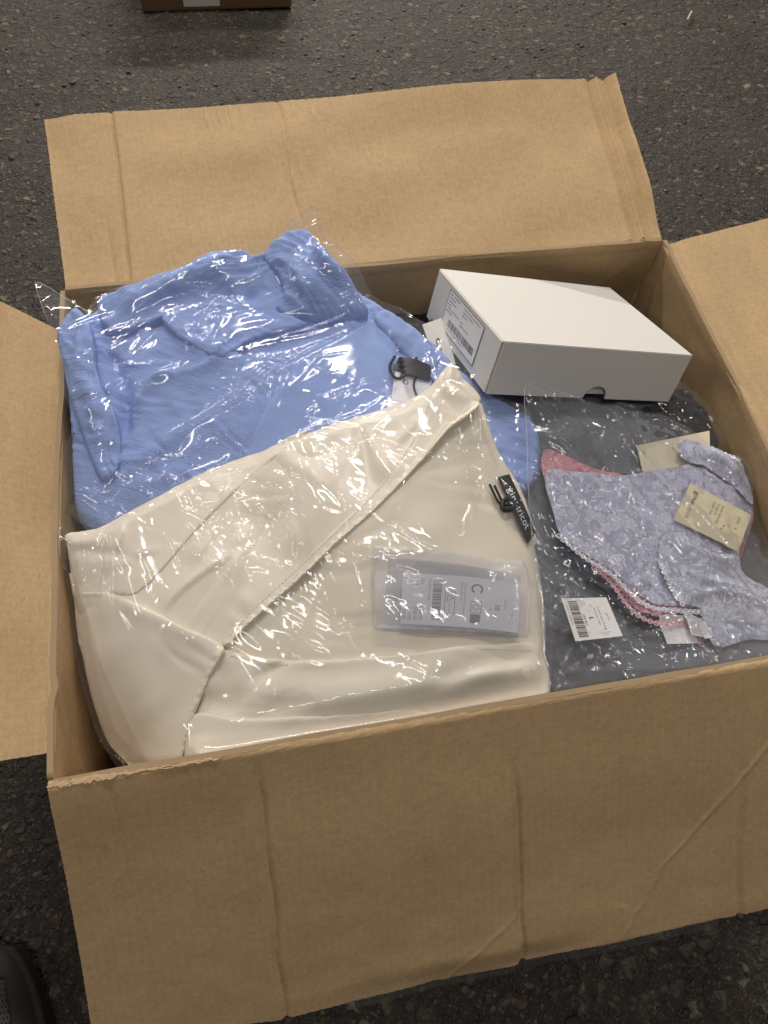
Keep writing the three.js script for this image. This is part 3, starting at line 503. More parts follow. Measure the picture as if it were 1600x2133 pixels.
// ------------------------------------------------------------ blue blouse
const blue = thing('blue_blouse', 'light blue crinkled blouse folded in a clear plastic bag, upper left', 'blouse');
const fineNoise = sum(wrinkle(201, 0.6, 0.07, 0.014, 0.0034, 0.75), wrinkle(203, -0.3, 0.035, 0.007, 0.0012, 0.7), soften(20, 0.001));
const b0 = drape({ outline: [[150, 690, 0.372], [200, 640, 0.375], [260, 610, 0.378], [360, 585, 0.382], [470, 560, 0.388], [580, 545, 0.395], [690, 560, 0.395], [760, 610, 0.388], [830, 655, 0.378], [900, 705, 0.37], [985, 785, 0.366], [1060, 835, 0.362], [1110, 865, 0.358], [1120, 1000, 0.355], [1000, 1050, 0.355], [700, 1080, 0.35], [300, 1110, 0.34], [168, 1085, 0.335], [138, 1000, 0.342], [142, 900, 0.352], [134, 800, 0.363]],
  ctrl: [[400, 700, 0.388], [600, 720, 0.392], [330, 850, 0.375], [520, 860, 0.382], [760, 800, 0.384], [250, 1000, 0.356], [430, 960, 0.365]], cell: 0.0022, roll: 0.008, skirt: 0.05, turn: 0.5, noise: fineNoise,
  folds: [
    { p: [[215, 720], [250, 780], [262, 850], [250, 930]], w: 0.007, a: -0.009 }, { p: [[345, 660], [370, 710], [420, 735], [480, 730]], w: 0.006, a: 0.007, step: 1, e: 0.002 },
    { p: [[470, 690], [440, 760], [300, 800], [275, 850], [270, 900]], w: 0.01, a: 0.007, step: -1, e: 0.002 }, { p: [[270, 860], [330, 790], [380, 785]], w: 0.004, a: 0.005, step: 1 },
    { p: [[640, 770], [600, 800], [560, 850], [540, 880]], w: 0.012, a: 0.0035, step: -1 }, { p: [[230, 1000], [300, 960], [380, 900], [420, 880]], w: 0.008, a: 0.004 }, { p: [[250, 1040], [330, 1000], [420, 980]], w: 0.008, a: 0.004 },
    { p: [[480, 680], [520, 720], [640, 690], [720, 660]], w: 0.008, a: -0.006 },
  ] });
part('body', b0.geo, blueCrepe, blue);
const b1 = drape({ outline: [[538, 875, 0.385], [575, 810, 0.388], [640, 735, 0.393], [720, 695, 0.394], [775, 662, 0.39], [812, 672, 0.386], [832, 745, 0.382], [840, 800, 0.384], [870, 900, 0.38], [700, 980, 0.374], [500, 985, 0.37], [518, 925, 0.378]], cell: 0.003, roll: 0.0025, skirt: 0.008, over: [b0.flat], gap: 0.0025, noise: soften(18, 0.0012) });
part('lining_panel', b1.geo, bluePlain, blue, 'smooth paler blue inside of the back');
const b1c = drape({ outline: [[778, 660, 0.392], [800, 640, 0.391], [835, 660, 0.386], [880, 700, 0.378], [920, 745, 0.372], [900, 770, 0.372], [850, 740, 0.38], [815, 700, 0.388]], cell: 0.0025, roll: 0.004, skirt: 0.01, over: [b0.flat, b1.flat], gap: 0.002, turn: 1.2, noise: soften(60, 0.0008), folds: [{ p: [[805, 655], [830, 690], [850, 735]], w: 0.004, a: 0.003 }] });
part('collar', b1c.geo, blueCrepe, blue);
const b2 = drape({ outline: [[118, 690, 0.385], [138, 655, 0.389], [158, 638, 0.391], [178, 655, 0.391], [192, 700, 0.389], [196, 755, 0.385], [215, 810, 0.381], [240, 865, 0.376], [250, 930, 0.367], [240, 990, 0.359], [212, 1000, 0.355], [185, 945, 0.359], [162, 880, 0.365], [140, 810, 0.371], [128, 745, 0.379]], cell: 0.0018, roll: 0.003, skirt: 0.025, turn: 0.2, over: [b0.flat], gap: 0.003, free: true, noise: sum(wrinkle(211, 1.35, 0.06, 0.010, 0.0034, 0.75), wrinkle(213, 0.2, 0.02, 0.005, 0.0007), soften(30, 0.0015)),
  folds: [...Array.from({ length: 15 }, (_, i) => { const t = i / 14, x = lerp(150, 215, t) + 8 * Math.sin(i * 5.1), y = lerp(690, 960, t) + 7 * Math.sin(i * 3.7); return { p: [[x - 26, y + 6 * Math.sin(i)], [x + 2, y + 5], [x + 26, y - 4 + 8 * Math.sin(i * 2.3)]], w: 0.0022, a: -0.0016 * (0.5 + 0.5 * Math.abs(Math.sin(i * 1.9))), taper: 0.008 }; }), { p: [[150, 670], [160, 730], [175, 800], [200, 870], [215, 950]], w: 0.009, a: 0.006 }, { p: [[180, 700], [186, 760], [200, 820]], w: 0.003, a: -0.004 }] });
part('sleeve', b2.geo, blueCrepe, blue);
const b3 = drape({ outline: [[205, 660, 0.388], [208, 618, 0.394], [255, 597, 0.397], [320, 576, 0.401], [390, 549, 0.407], [440, 526, 0.411], [500, 520, 0.413], [556, 533, 0.412], [592, 590, 0.404], [600, 640, 0.4], [560, 668, 0.396], [500, 655, 0.396], [440, 650, 0.396], [360, 655, 0.394], [290, 672, 0.39], [240, 690, 0.386]], cell: 0.0018, roll: 0.003, skirt: 0.025, turn: -0.35, over: [b0.flat], gap: 0.003, free: true, noise: sum(wrinkle(221, -0.35, 0.08, 0.012, 0.0048, 0.75), wrinkle(223, 0.6, 0.03, 0.007, 0.0010), soften(30, 0.0015)),
  folds: [{ p: [[230, 640], [330, 605], [440, 560], [520, 550]], w: 0.011, a: 0.007 }, { p: [[260, 670], [350, 630], [470, 610], [560, 620]], w: 0.007, a: -0.006 }, { p: [[300, 640], [400, 600], [480, 585]], w: 0.005, a: -0.003 }, { p: [[430, 550], [470, 580], [520, 640]], w: 0.005, a: 0.003 }] });
part('sleeve', b3.geo, blueCrepe, blue);
const b4 = drape({ outline: [[548, 530, 0.414], [562, 505, 0.42], [590, 485, 0.424], [625, 474, 0.426], [648, 482, 0.426], [668, 512, 0.424], [700, 540, 0.42], [728, 575, 0.414], [750, 610, 0.408], [768, 645, 0.398], [735, 660, 0.394], [690, 662, 0.396], [640, 660, 0.398], [600, 655, 0.4], [575, 640, 0.402], [590, 610, 0.408], [580, 570, 0.412]], ctrl: [[650, 560, 0.424], [680, 610, 0.412]], cell: 0.0018, roll: 0.003, skirt: 0.03, turn: 0.15, over: [b0.flat, b3.flat], gap: 0.003, free: true, noise: sum(wrinkle(231, 0.9, 0.06, 0.010, 0.0042, 0.75), wrinkle(233, -0.4, 0.03, 0.006, 0.0008), soften(30, 0.0015)),
  folds: [{ p: [[552, 530], [600, 560], [628, 600], [628, 650]], w: 0.012, a: 0.006, step: -1, e: 0.002 }, { p: [[655, 500], [675, 545], [710, 570], [735, 600]], w: 0.007, a: 0.007 }, { p: [[648, 520], [660, 560], [700, 600], [705, 635]], w: 0.005, a: -0.006 }, { p: [[580, 645], [560, 625], [570, 610]], w: 0.004, a: 0.004 }, { p: [[630, 655], [670, 640], [740, 640]], w: 0.004, a: -0.005 }] });
part('ruffle', b4.geo, blueCrepe, blue);
const b5 = drape({ outline: [[336, 652, 0.396], [352, 680, 0.397], [385, 708, 0.397], [425, 730, 0.396], [460, 745, 0.395], [492, 724, 0.397], [528, 703, 0.398], [575, 690, 0.398], [640, 672, 0.398], [590, 650, 0.399], [500, 640, 0.398], [410, 640, 0.397]], cell: 0.002, roll: 0.0025, skirt: 0.008, turn: 0.9, over: [b0.flat], gap: 0.0025, noise: sum(wrinkle(241, 0.4, 0.04, 0.008, 0.002, 0.75), soften(36, 0.0008)), folds: [{ p: [[455, 740], [480, 710], [540, 690]], w: 0.004, a: -0.003 }] });
part('front_panel', b5.geo, blueCrepe, blue);
const blueTop = [b0.flat, b1.flat, b1c.flat, b2.flat, b3.flat, b4.flat, b5.flat];
const topOf = (list) => (x, z) => { let m = null; for (const s of list) { const q = s(x, z); if (q !== null && (m === null || q > m)) m = q; } return m; };
const blueSurf = topOf(blueTop);
// its neck label, cord and hang tag
part('neck_label', card([[835, 735, 0.39], [900, 752, 0.386], [898, 786, 0.386], [818, 768, 0.39]], { surf: blueSurf, hug: 0.7, up: 0.004, bend: (u, v) => 0.003 * Math.sin(u * 3) }), black, blue, 'black woven neck label');
part('cord_loop', tube([[822, 742], [812, 765], [825, 788], [850, 775], [868, 745]].map(p => spot(blueSurf, ...p, 0.006)), 0.0013, 8), black, blue);
part('cord_loop', tube([[870, 830], [862, 800], [875, 780], [900, 790], [905, 830]].map(p => spot(blueSurf, ...p, 0.006)), 0.0010, 8), black, blue);
const paperWhite = new THREE.MeshStandardMaterial({ color: lin(0.74, 0.73, 0.74), roughness: 0.7 });
part('hang_tag', card([[824, 768, 0.39], [900, 782, 0.388], [885, 870, 0.388], [812, 850, 0.39]], { surf: blueSurf, hug: 0.8, up: 0.003 }), new THREE.MeshStandardMaterial({ roughness: 0.7, map: canvasTex(256, 256, (c, w, h) => { c.fillStyle = '#dcdae0'; c.fillRect(0, 0, w, h); c.strokeStyle = '#444'; c.lineWidth = 5; c.strokeRect(40, 18, 26, 36); c.beginPath(); c.arc(84, 36, 15, 0, 6.3); c.stroke(); c.fillStyle = '#8a8a92'; for (let i = 0; i < 4; i++) c.fillRect(180, 90 + i * 14, 60, 5); }) }), blue, 'white hang tag with recycling marks');

// ------------------------------------------------------------ cream satin blouse
const cream = thing('cream_blouse', 'cream satin wrap blouse folded in a clear plastic bag, front left of the box', 'blouse');
const cOutline = [[130, 1114, 0.362], [200, 1100, 0.368], [270, 1064, 0.374], [340, 1027, 0.379], [430, 980, 0.384], [550, 936, 0.392], [680, 888, 0.4], [800, 850, 0.404], [850, 832, 0.408], [900, 802, 0.412], [922, 770, 0.416], [942, 754, 0.417], [962, 785, 0.413], [1000, 830, 0.407], [1010, 872, 0.402], [1034, 940, 0.392], [1078, 1012, 0.382], [1104, 1080, 0.376], [1128, 1180, 0.368], [1142, 1280, 0.362], [1142, 1380, 0.356], [1130, 1530, 0.350], [900, 1640, 0.347], [700, 1690, 0.345], [450, 1740, 0.340], [370, 1710, 0.33], [330, 1640, 0.318], [265, 1590, 0.298], [225, 1545, 0.300], [200, 1480, 0.310], [176, 1380, 0.325], [152, 1250, 0.342], [134, 1160, 0.355]];
const c0 = drape({ outline: cOutline, ctrl: [[500, 1250, 0.378], [750, 1150, 0.392], [950, 1050, 0.396], [400, 1450, 0.352], [700, 1430, 0.362], [900, 1350, 0.370], [560, 1510, 0.352], [280, 1300, 0.362], [620, 1010, 0.396], [560, 1130, 0.384], [300, 1500, 0.334], [1000, 1250, 0.378], [1030, 1400, 0.360]], cell: 0.0020, roll: 0.010, skirt: 0.08, noise: sum(wrinkle(251, 0.15, 0.09, 0.018, 0.0009, 0.25), soften(9, 0.0022)),
  folds: [
    { p: [[1130, 1400], [1000, 1420], [900, 1480], [840, 1500]], w: 0.008, a: 0.0035 }, { p: [[1100, 1375], [980, 1395], [880, 1430]], w: 0.007, a: -0.0025 }, { p: [[1130, 1425], [1020, 1450], [930, 1500]], w: 0.006, a: -0.002 },
    { p: [[980, 900], [1000, 1000], [1010, 1080]], w: 0.01, a: -0.0025 },
  ] });
part('body', c0.geo, satinDull, cream);
const clip = { cell: 0.0018, skirt: 0.004, lay: true };
// the left front with its yoke, lying over the inside of the back
const c1 = drape({ ...clip, outline: [[128, 1116, 0.366], [200, 1100, 0.371], [270, 1064, 0.377], [340, 1027, 0.382], [430, 980, 0.387], [550, 936, 0.395], [680, 888, 0.403], [800, 850, 0.407], [850, 832, 0.411], [900, 802, 0.415], [922, 770, 0.419], [942, 752, 0.42], [964, 785, 0.416], [1002, 828, 0.41], [985, 850, 0.41], [940, 885, 0.408], [890, 945, 0.405], [820, 1020, 0.402], [760, 1078, 0.398], [700, 1130, 0.394], [640, 1188, 0.388], [560, 1260, 0.379], [500, 1314, 0.374], [466, 1346, 0.373], [440, 1400, 0.365], [418, 1450, 0.358], [396, 1510, 0.349], [376, 1590, 0.340], [362, 1672, 0.334], [330, 1650, 0.320], [265, 1591, 0.301], [225, 1546, 0.303], [199, 1480, 0.313], [174, 1380, 0.328], [150, 1250, 0.345], [131, 1160, 0.358]], over: [c0.flat], gap: 0.0013, roll: 0.0009, soft: 0.002, k: 4,
  noise: sum(wrinkle(261, -0.85, 0.09, 0.016, 0.001, 0.25), wrinkle(263, 1.25, 0.1, 0.03, 0.0034, 0.15)),
  folds: [
    { p: [[132, 1150], [230, 1155], [300, 1165], [350, 1150]], w: 0.004, a: -0.002 }, { p: [[335, 1285], [375, 1235], [430, 1192], [500, 1150]], w: 0.010, a: 0.003, step: -1, e: 0.0012 },
     { p: [[470, 980], [430, 1080], [390, 1190]], w: 0.012, a: 0.0028 }, { p: [[600, 960], [560, 1080], [525, 1210]], w: 0.018, a: -0.0034, taper: 0.06 }, { p: [[520, 1080], [490, 1160], [480, 1230]], w: 0.008, a: 0.003 }, { p: [[680, 925], [660, 1050], [600, 1170]], w: 0.014, a: 0.004 }, { p: [[755, 890], [745, 1000], [700, 1090]], w: 0.016, a: -0.003, taper: 0.06 }, { p: [[850, 850], [830, 930], [780, 1010]], w: 0.012, a: 0.0026 }, { p: [[905, 800], [930, 840], [945, 870]], w: 0.004, a: -0.003 }, { p: [[930, 790], [955, 830], [990, 835]], w: 0.004, a: 0.003 },
  ] });
part('front_panel', c1.geo, satin, cream, 'left front with yoke and seams');
// turned-back collar along the neckline
const c2 = drape({ ...clip, cell: 0.0022, outline: [[905, 812, 0.42], [940, 800, 0.42], [985, 832, 0.416], [1000, 836, 0.414], [978, 862, 0.414], [938, 890, 0.412], [890, 945, 0.409], [820, 1020, 0.406], [760, 1078, 0.402], [700, 1130, 0.398], [640, 1188, 0.392], [560, 1260, 0.383], [500, 1314, 0.378], [470, 1344, 0.374], [462, 1336, 0.374], [540, 1258, 0.384], [620, 1180, 0.392], [680, 1118, 0.398], [742, 1058, 0.402], [800, 1000, 0.406], [846, 940, 0.409], [880, 880, 0.413]], over: [c1.flat], gap: 0.0016, roll: 0.0012, soft: 0.0015, k: 4, noise: wrinkle(267, -0.8, 0.05, 0.006, 0.0003, 0.5) });
part('collar', c2.geo, satin, cream);
// neckband on the right, the back neck
const c3 = drape({ ...clip, outline: [[985, 835, 0.413], [1002, 838, 0.412], [1014, 872, 0.408], [1038, 938, 0.397], [1082, 1010, 0.387], [1106, 1075, 0.38], [1118, 1130, 0.376], [1106, 1140, 0.376], [1090, 1085, 0.38], [1062, 1020, 0.388], [1020, 950, 0.397], [996, 885, 0.407]], over: [c0.flat], gap: 0.0011, roll: 0.0008, soft: 0.0015, k: 4 });
part('neckband', c3.geo, satin, cream);
// the sleeve piece along the upper seam, the yoke at the lower left, the right front with its wide curved band
const c4 = drape({ ...clip, outline: [[644, 891, 0.404], [590, 938, 0.4], [510, 1003, 0.396], [400, 1112, 0.388], [285, 1234, 0.376], [228, 1236, 0.37], [152, 1244, 0.348], [133, 1160, 0.36], [129, 1117, 0.368], [200, 1101, 0.373], [270, 1065, 0.379], [340, 1028, 0.384], [430, 981, 0.389], [550, 937, 0.397]], over: [c1.flat], gap: 0.0014, roll: 0.0009, soft: 0.0015, k: 4, noise: wrinkle(271, -0.75, 0.08, 0.014, 0.0006, 0.3), folds: [{ p: [[262, 1075], [255, 1120], [232, 1175], [222, 1215]], w: 0.010, a: 0.003, step: 1, e: 0.001 }, { p: [[215, 1185], [290, 1160], [350, 1146]], w: 0.005, a: 0.002 }, { p: [[440, 1010], [500, 985], [580, 935]], w: 0.01, a: -0.002 }] });
part('sleeve', c4.geo, satin, cream);
const c5 = drape({ ...clip, outline: [[226, 1234, 0.372], [300, 1263, 0.376], [380, 1304, 0.377], [467, 1348, 0.376], [440, 1400, 0.368], [418, 1450, 0.361], [396, 1510, 0.352], [376, 1590, 0.343], [362, 1670, 0.337], [330, 1649, 0.323], [265, 1591, 0.304], [225, 1546, 0.306], [199, 1480, 0.316], [174, 1380, 0.331], [151, 1250, 0.348]], over: [c1.flat, c4.flat], gap: 0.0022, roll: 0.0016, soft: 0.0015, k: 4, noise: sum(soften(12, 0.0012), wrinkle(273, 1.0, 0.07, 0.02, 0.0008, 0.2)), folds: [{ p: [[235, 1245], [300, 1275], [380, 1318], [450, 1352]], w: 0.006, a: 0.002 }, { p: [[190, 1320], [270, 1400], [330, 1520]], w: 0.018, a: 0.003 }] });
part('yoke', c5.geo, satin, cream);
const c6 = drape({ ...clip, outline: [[467, 1349, 0.376], [500, 1358, 0.376], [560, 1370, 0.376], [650, 1374, 0.377], [800, 1364, 0.377], [1000, 1341, 0.373], [1120, 1340, 0.366], [1143, 1382, 0.358], [1126, 1526, 0.352], [900, 1634, 0.349], [700, 1684, 0.347], [450, 1734, 0.340], [372, 1705, 0.336], [380, 1575, 0.346], [397, 1510, 0.353], [418, 1450, 0.361], [440, 1400, 0.368]], over: [c0.flat], gap: 0.0036, roll: 0.0022, soft: 0.002, k: 4, noise: sum(soften(9, 0.0016), wrinkle(279, 0.15, 0.1, 0.022, 0.002, 0.2), wrinkle(275, 0.1, 0.09, 0.016, 0.0007, 0.2)), folds: [{ p: [[470, 1430], [700, 1440], [900, 1405], [1080, 1390]], w: 0.014, a: 0.003 }, { p: [[480, 1400], [700, 1405], [900, 1375]], w: 0.01, a: -0.002 }, { p: [[376, 1562], [450, 1565], [560, 1550]], w: 0.006, a: 0.004 }, { p: [[480, 1360], [600, 1382], [800, 1374], [1000, 1352], [1120, 1350]], w: 0.004, a: 0.0006 }] });
part('front_panel', c6.geo, satin, cream, 'right front with a wide curved band');
const c7 = drape({ ...clip, outline: [[400, 1487, 0.358], [500, 1492, 0.361], [640, 1488, 0.364], [780, 1478, 0.366], [850, 1470, 0.366], [900, 1478, 0.365], [890, 1630, 0.352], [700, 1680, 0.351], [450, 1730, 0.342], [374, 1702, 0.34], [382, 1570, 0.349]], over: [c6.flat], gap: 0.004, roll: 0.0035, soft: 0.003, k: 4, noise: sum(soften(10, 0.0016), wrinkle(277, 0.1, 0.07, 0.014, 0.0008, 0.2)), folds: [{ p: [[376, 1562], [450, 1565], [600, 1545]], w: 0.006, a: 0.003 }] });
part('fold_back', c7.geo, satin, cream);
const creamSurf = topOf([c0.flat, c1.flat, c2.flat, c3.flat, c4.flat, c5.flat, c6.flat, c7.flat]);
// stitching
function stitches(list, surf, mat, parent) {
  const gs = [];
  for (const [pts, len, gapL, r] of list) {
    const cv = new THREE.CatmullRomCurve3(pts.map(p => spot(surf, p[0], p[1], 0.0006)), false, 'centripetal'), L = cv.getLength(), n = Math.floor(L / (len + gapL));
    for (let i = 0; i < n; i++) { const a = cv.getPointAt(i / n), b = cv.getPointAt((i + len / (len + gapL)) / n); for (const p of [a, b]) { const q = surf(p.x, p.z); if (q !== null) p.y = q + 0.0002; } gs.push(new THREE.TubeGeometry(new THREE.LineCurve3(a, b), 1, r, 4)); }
  }
  const m = part('stitching', mergeGeometries(gs), mat, parent); m.userData.kind = 'stuff'; return m;
}
const thread = new THREE.MeshStandardMaterial({ color: lin(0.46, 0.39, 0.28), roughness: 0.8 });
stitches([[[[480, 1366], [530, 1380], [610, 1385], [720, 1378], [860, 1366], [1000, 1352], [1110, 1355]], 0.0019, 0.0011, 0.00022], [[[478, 1322], [560, 1240], [640, 1166], [700, 1108], [800, 1006], [850, 935], [885, 880]], 0.0018, 0.0014, 0.0002], [[[1006, 900], [1034, 955], [1072, 1020], [1098, 1085]], 0.0018, 0.0014, 0.0002]], creamSurf, thread, cream);
// black neck label with white name, and its cord
const brandCanvas = (bg, fg) => (c, w, h) => { c.fillStyle = bg; c.fillRect(0, 0, w, h); c.fillStyle = fg; c.textBaseline = 'middle'; c.font = 'bold 74px sans-serif'; c.fillText('gina', w * 0.2, h * 0.5); const m = c.measureText('gina').width; c.font = '74px sans-serif'; c.fillText('tricot', w * 0.2 + m + 2, h * 0.5); };
const labelSurf = creamSurf;
part('neck_label', card([[1063, 984, 0.39], [1122, 1100, 0.384], [1102, 1128, 0.384], [1037, 995, 0.39]], { surf: labelSurf, hug: 0.6, up: 0.003 }), new THREE.MeshStandardMaterial({ roughness: 0.6, map: canvasTex(512, 128, brandCanvas('#0d0d0f', '#d8d8da')) }), cream, 'black neck label with white lettering');
{
  const S = (l) => l.map(p => spot(labelSurf, p[0], p[1], 0.004));
  part('cord_loop', mergeGeometries([tube(S([[1020, 1009], [1030, 1030], [1038, 1045], [1050, 1052], [1066, 1048]]), 0.0011, 8), tube(S([[1030, 1011], [1038, 1028], [1046, 1042], [1060, 1040]]), 0.0011, 8), tube(S([[1046, 1050], [1052, 1041], [1066, 1042], [1070, 1054], [1060, 1062], [1048, 1060]]), 0.0020, 8, true), tube(S([[1044, 1047], [1056, 1052], [1074, 1050], [1086, 1056]]), 0.0012, 8)]), black, cream, 'black knotted hang cord');
}
// pouch with the price tag
let fp;
const pouch = thing('tag_pouch', 'frosted clear pouch holding a white price tag on the cream blouse', 'tag pouch');
const frosted = new THREE.MeshPhysicalMaterial({ color: lin(0.84, 0.84, 0.87), transmission: 0.84, thickness: 0, roughness: 0.26, ior: 1.45, side: THREE.DoubleSide });
function barcode(c, x, y, w, h, seed) { const r = rng(seed); let t = 0; c.fillStyle = '#16161a'; while (t < w) { const b = 2 + Math.floor(r() * 3) * 2.4; if (t + b < w) c.fillRect(x + t, y, b, h); t += b + 2 + Math.floor(r() * 3) * 2.2; } }
const priceTex = canvasTex(512, 1024, (c, w, h) => {
  c.fillStyle = '#d8d6da'; c.fillRect(0, 0, w, h); c.fillStyle = '#5a5a62'; c.textBaseline = 'middle';
  c.font = '30px sans-serif'; c.fillText('38', 330, 60); c.fillText('(34-44)', 200, 130); c.font = 'bold 62px sans-serif'; c.fillText('38', 250, 200); c.font = '26px sans-serif'; c.fillText('M', 300, 262);
  c.strokeStyle = '#4a4a52'; c.lineWidth = 16; c.beginPath(); c.arc(120, 390, 44, 0.5, 5.6); c.stroke(); c.lineWidth = 5; c.strokeRect(250, 345, 110, 90); c.fillStyle = '#4a4a52'; c.fillRect(375, 345, 90, 90); c.beginPath(); c.arc(305, 390, 26, 0, 6.3); c.stroke();
  c.font = '20px sans-serif'; c.fillText('FSC paper from responsible sources', 60, 492); c.fillText('the global paper mark', 60, 520);
  c.strokeRect(170, 575, 220, 84); c.beginPath(); c.moveTo(200, 640); c.lineTo(232, 590); c.lineTo(264, 640); c.closePath(); c.stroke(); c.font = '24px sans-serif'; c.fillText('FSC mix', 282, 618);
  barcode(c, 60, 692, 400, 74, 9); c.fillStyle = '#33333a'; c.font = '30px sans-serif'; c.fillText('7 314131 675420', 40, 796);
  c.font = '44px sans-serif'; [['SEK', '299.95'], ['NOK', '299.95'], ['DKK', '249.95'], ['EUR', '29.95']].forEach(([a, b], i) => { c.fillText(a, 40, 858 + i * 46); c.textAlign = 'right'; c.fillText(b, 470, 858 + i * 46); c.textAlign = 'left'; });
});
{
  part('price_tag', card([[1092, 1206, 0.388], [1086, 1306, 0.384], [834, 1298, 0.384], [838, 1200, 0.389]], { surf: creamSurf, up: 0.0068, hug: 0.95 }), new THREE.MeshStandardMaterial({ map: priceTex, roughness: 0.75 }), pouch, 'white tag with prices in four currencies');
  part('paper_sleeve', card([[808, 1168, 0.388], [1094, 1182, 0.388], [1090, 1312, 0.382], [796, 1306, 0.382]], { surf: creamSurf, up: 0.0012, hug: 0.95 }), frosted, pouch);
  fp = drape({ outline: [[775, 1147, 0.392], [900, 1150, 0.394], [1096, 1165, 0.394], [1108, 1240, 0.39], [1102, 1326, 0.384], [940, 1322, 0.384], [780, 1312, 0.386], [772, 1230, 0.39]], sharp: true, cell: 0.002, roll: 0.0015, over: [creamSurf], gap: 0.0092, noise: crinkle(140, { area: [-0.1, 0.1, 0, 0.2], k: 0.5, lines: 14 }) });
  part('pouch_film', fp.geo, frosted, pouch);
}

// ------------------------------------------------------------ white carton
const cart = thing('white_carton', 'closed white carton with a barcode label, tilted on the packs at the back', 'carton');
{
  const A = [0.051, 0.378, -0.188], D = [0.068, 0.427, -0.051], B = [0.244, 0.326, -0.193], A2 = [0.040, 0.335, -0.170];
  const o = new THREE.Vector3(...A), ex = new THREE.Vector3(...B).sub(o), ez = new THREE.Vector3(...D).sub(o); ez.addScaledVector(ex, -ez.dot(ex) / ex.lengthSq());
  const ey = new THREE.Vector3().crossVectors(ez, ex).normalize(), w = ex.length(), d = ez.length(), h = 0.0486; ex.normalize(); ez.normalize();
  const M = new THREE.Matrix4().makeBasis(ex, ey, ez).setPosition(o);
  const white = new THREE.MeshPhysicalMaterial({ color: lin(0.66, 0.645, 0.615), roughness: 0.55, bumpMap: plainB, bumpScale: 0.00002 });
  const P = (g) => g.applyMatrix4(M);
  const panel = (sx, sy, sz, x, y, z, r = 0.0006) => P(new RoundedBoxGeometry(sx, sy, sz, 2, r).translate(x, y, z));
  const t = 0.0016;
  // lid: top sheet and its side panels; tuck front with thumb notch; inner tray
  part('lid', P(new THREE.BoxGeometry(w, t, d, 40, 1, 30).translate(w / 2, -t / 2, d / 2)), white, cart);
  part('side_panel', panel(t, h, d - 0.002, -t / 2 + 0.0006, -h / 2 - 0.0006, d / 2), white, cart);
  part('side_panel', panel(t, h, d - 0.002, w - t / 2, -h / 2 - 0.0012, d / 2), white, cart);
  part('back_panel', panel(w - 0.002, h, t, w / 2, -h / 2 - 0.0012, t / 2 + 0.0004), white, cart);
  const sh = new THREE.Shape(); sh.moveTo(0, 0); sh.lineTo(w - 0.001, 0); sh.lineTo(w - 0.001, -h); const nx = w * 0.56, nr = 0.0125; sh.lineTo(nx + nr, -h); sh.absarc(nx, -h, nr, 0, Math.PI, false); sh.lineTo(0.0, -h); sh.closePath();
  part('front_panel', P(new THREE.ExtrudeGeometry(sh, { depth: t, bevelEnabled: true, bevelSize: 0.0003, bevelThickness: 0.0003, bevelSegments: 2, curveSegments: 24 }).translate(0.0012, -0.0009, d - t)), white, cart, 'front panel with a thumb notch');
  part('inner_tray', P(new THREE.BoxGeometry(w - 0.006, h - 0.004, d - 0.008).translate(w / 2, -h / 2 - 0.0005, d / 2)), new THREE.MeshStandardMaterial({ color: lin(0.62, 0.6, 0.57), roughness: 0.7 }), cart);
  const lt = canvasTex(640, 512, (c, W, H) => {
    c.fillStyle = '#e6e4e0'; c.fillRect(0, 0, W, H); c.strokeStyle = '#111'; c.lineWidth = 7; c.strokeRect(6, 6, W - 12, H - 12);
    c.fillStyle = '#2a2a2c'; c.font = 'bold 27px sans-serif'; ['ART. NUMBER:', 'COLOUR:', 'ORDER NO:', 'SIZE:', 'TOTAL QUANTITY:', 'BOX NO:'].forEach((s, i) => c.fillText(s, 30, 56 + i * 43));
    ['Steel frame sunglasses', 'Sunburst/TRD', 'BATCH', '1', 'UPC', '8007123/PCS'].forEach((s, i) => c.fillText(s, 290, 56 + i * 43));
    barcode(c, 110, 330, 480, 92, 21); c.fillStyle = '#2a2a2c'; c.font = '34px sans-serif'; c.fillText('8 0031228 7938503', 130, 462);
  });
  const q = new THREE.PlaneGeometry(d * 0.54, h * 0.77).rotateY(-Math.PI / 2).translate(-0.0016, -h * 0.47, d * 0.51);
  part('printed_label', P(q), new THREE.MeshStandardMaterial({ map: lt, roughness: 0.6 }), cart, 'black framed label with a barcode');
}
// white printed sheet under the carton
{
  const g = card([[880, 676, 0.358], [926, 660, 0.358], [952, 770, 0.356], [912, 770, 0.356]], { th: 0.0008 });
  const m = shadow(new THREE.Mesh(g, new THREE.MeshStandardMaterial({ roughness: 0.7, map: canvasTex(256, 256, (c) => { c.fillStyle = '#c9c5c0'; c.fillRect(0, 0, 256, 256); c.strokeStyle = '#333'; c.lineWidth = 7; c.font = 'italic 90px serif'; c.strokeText('C', 70, 160); }) })));
  m.name = 'paper_sheet'; m.userData = { label: 'white printed sheet sticking out under the left end of the white carton', category: 'paper' }; scene.add(m);
}

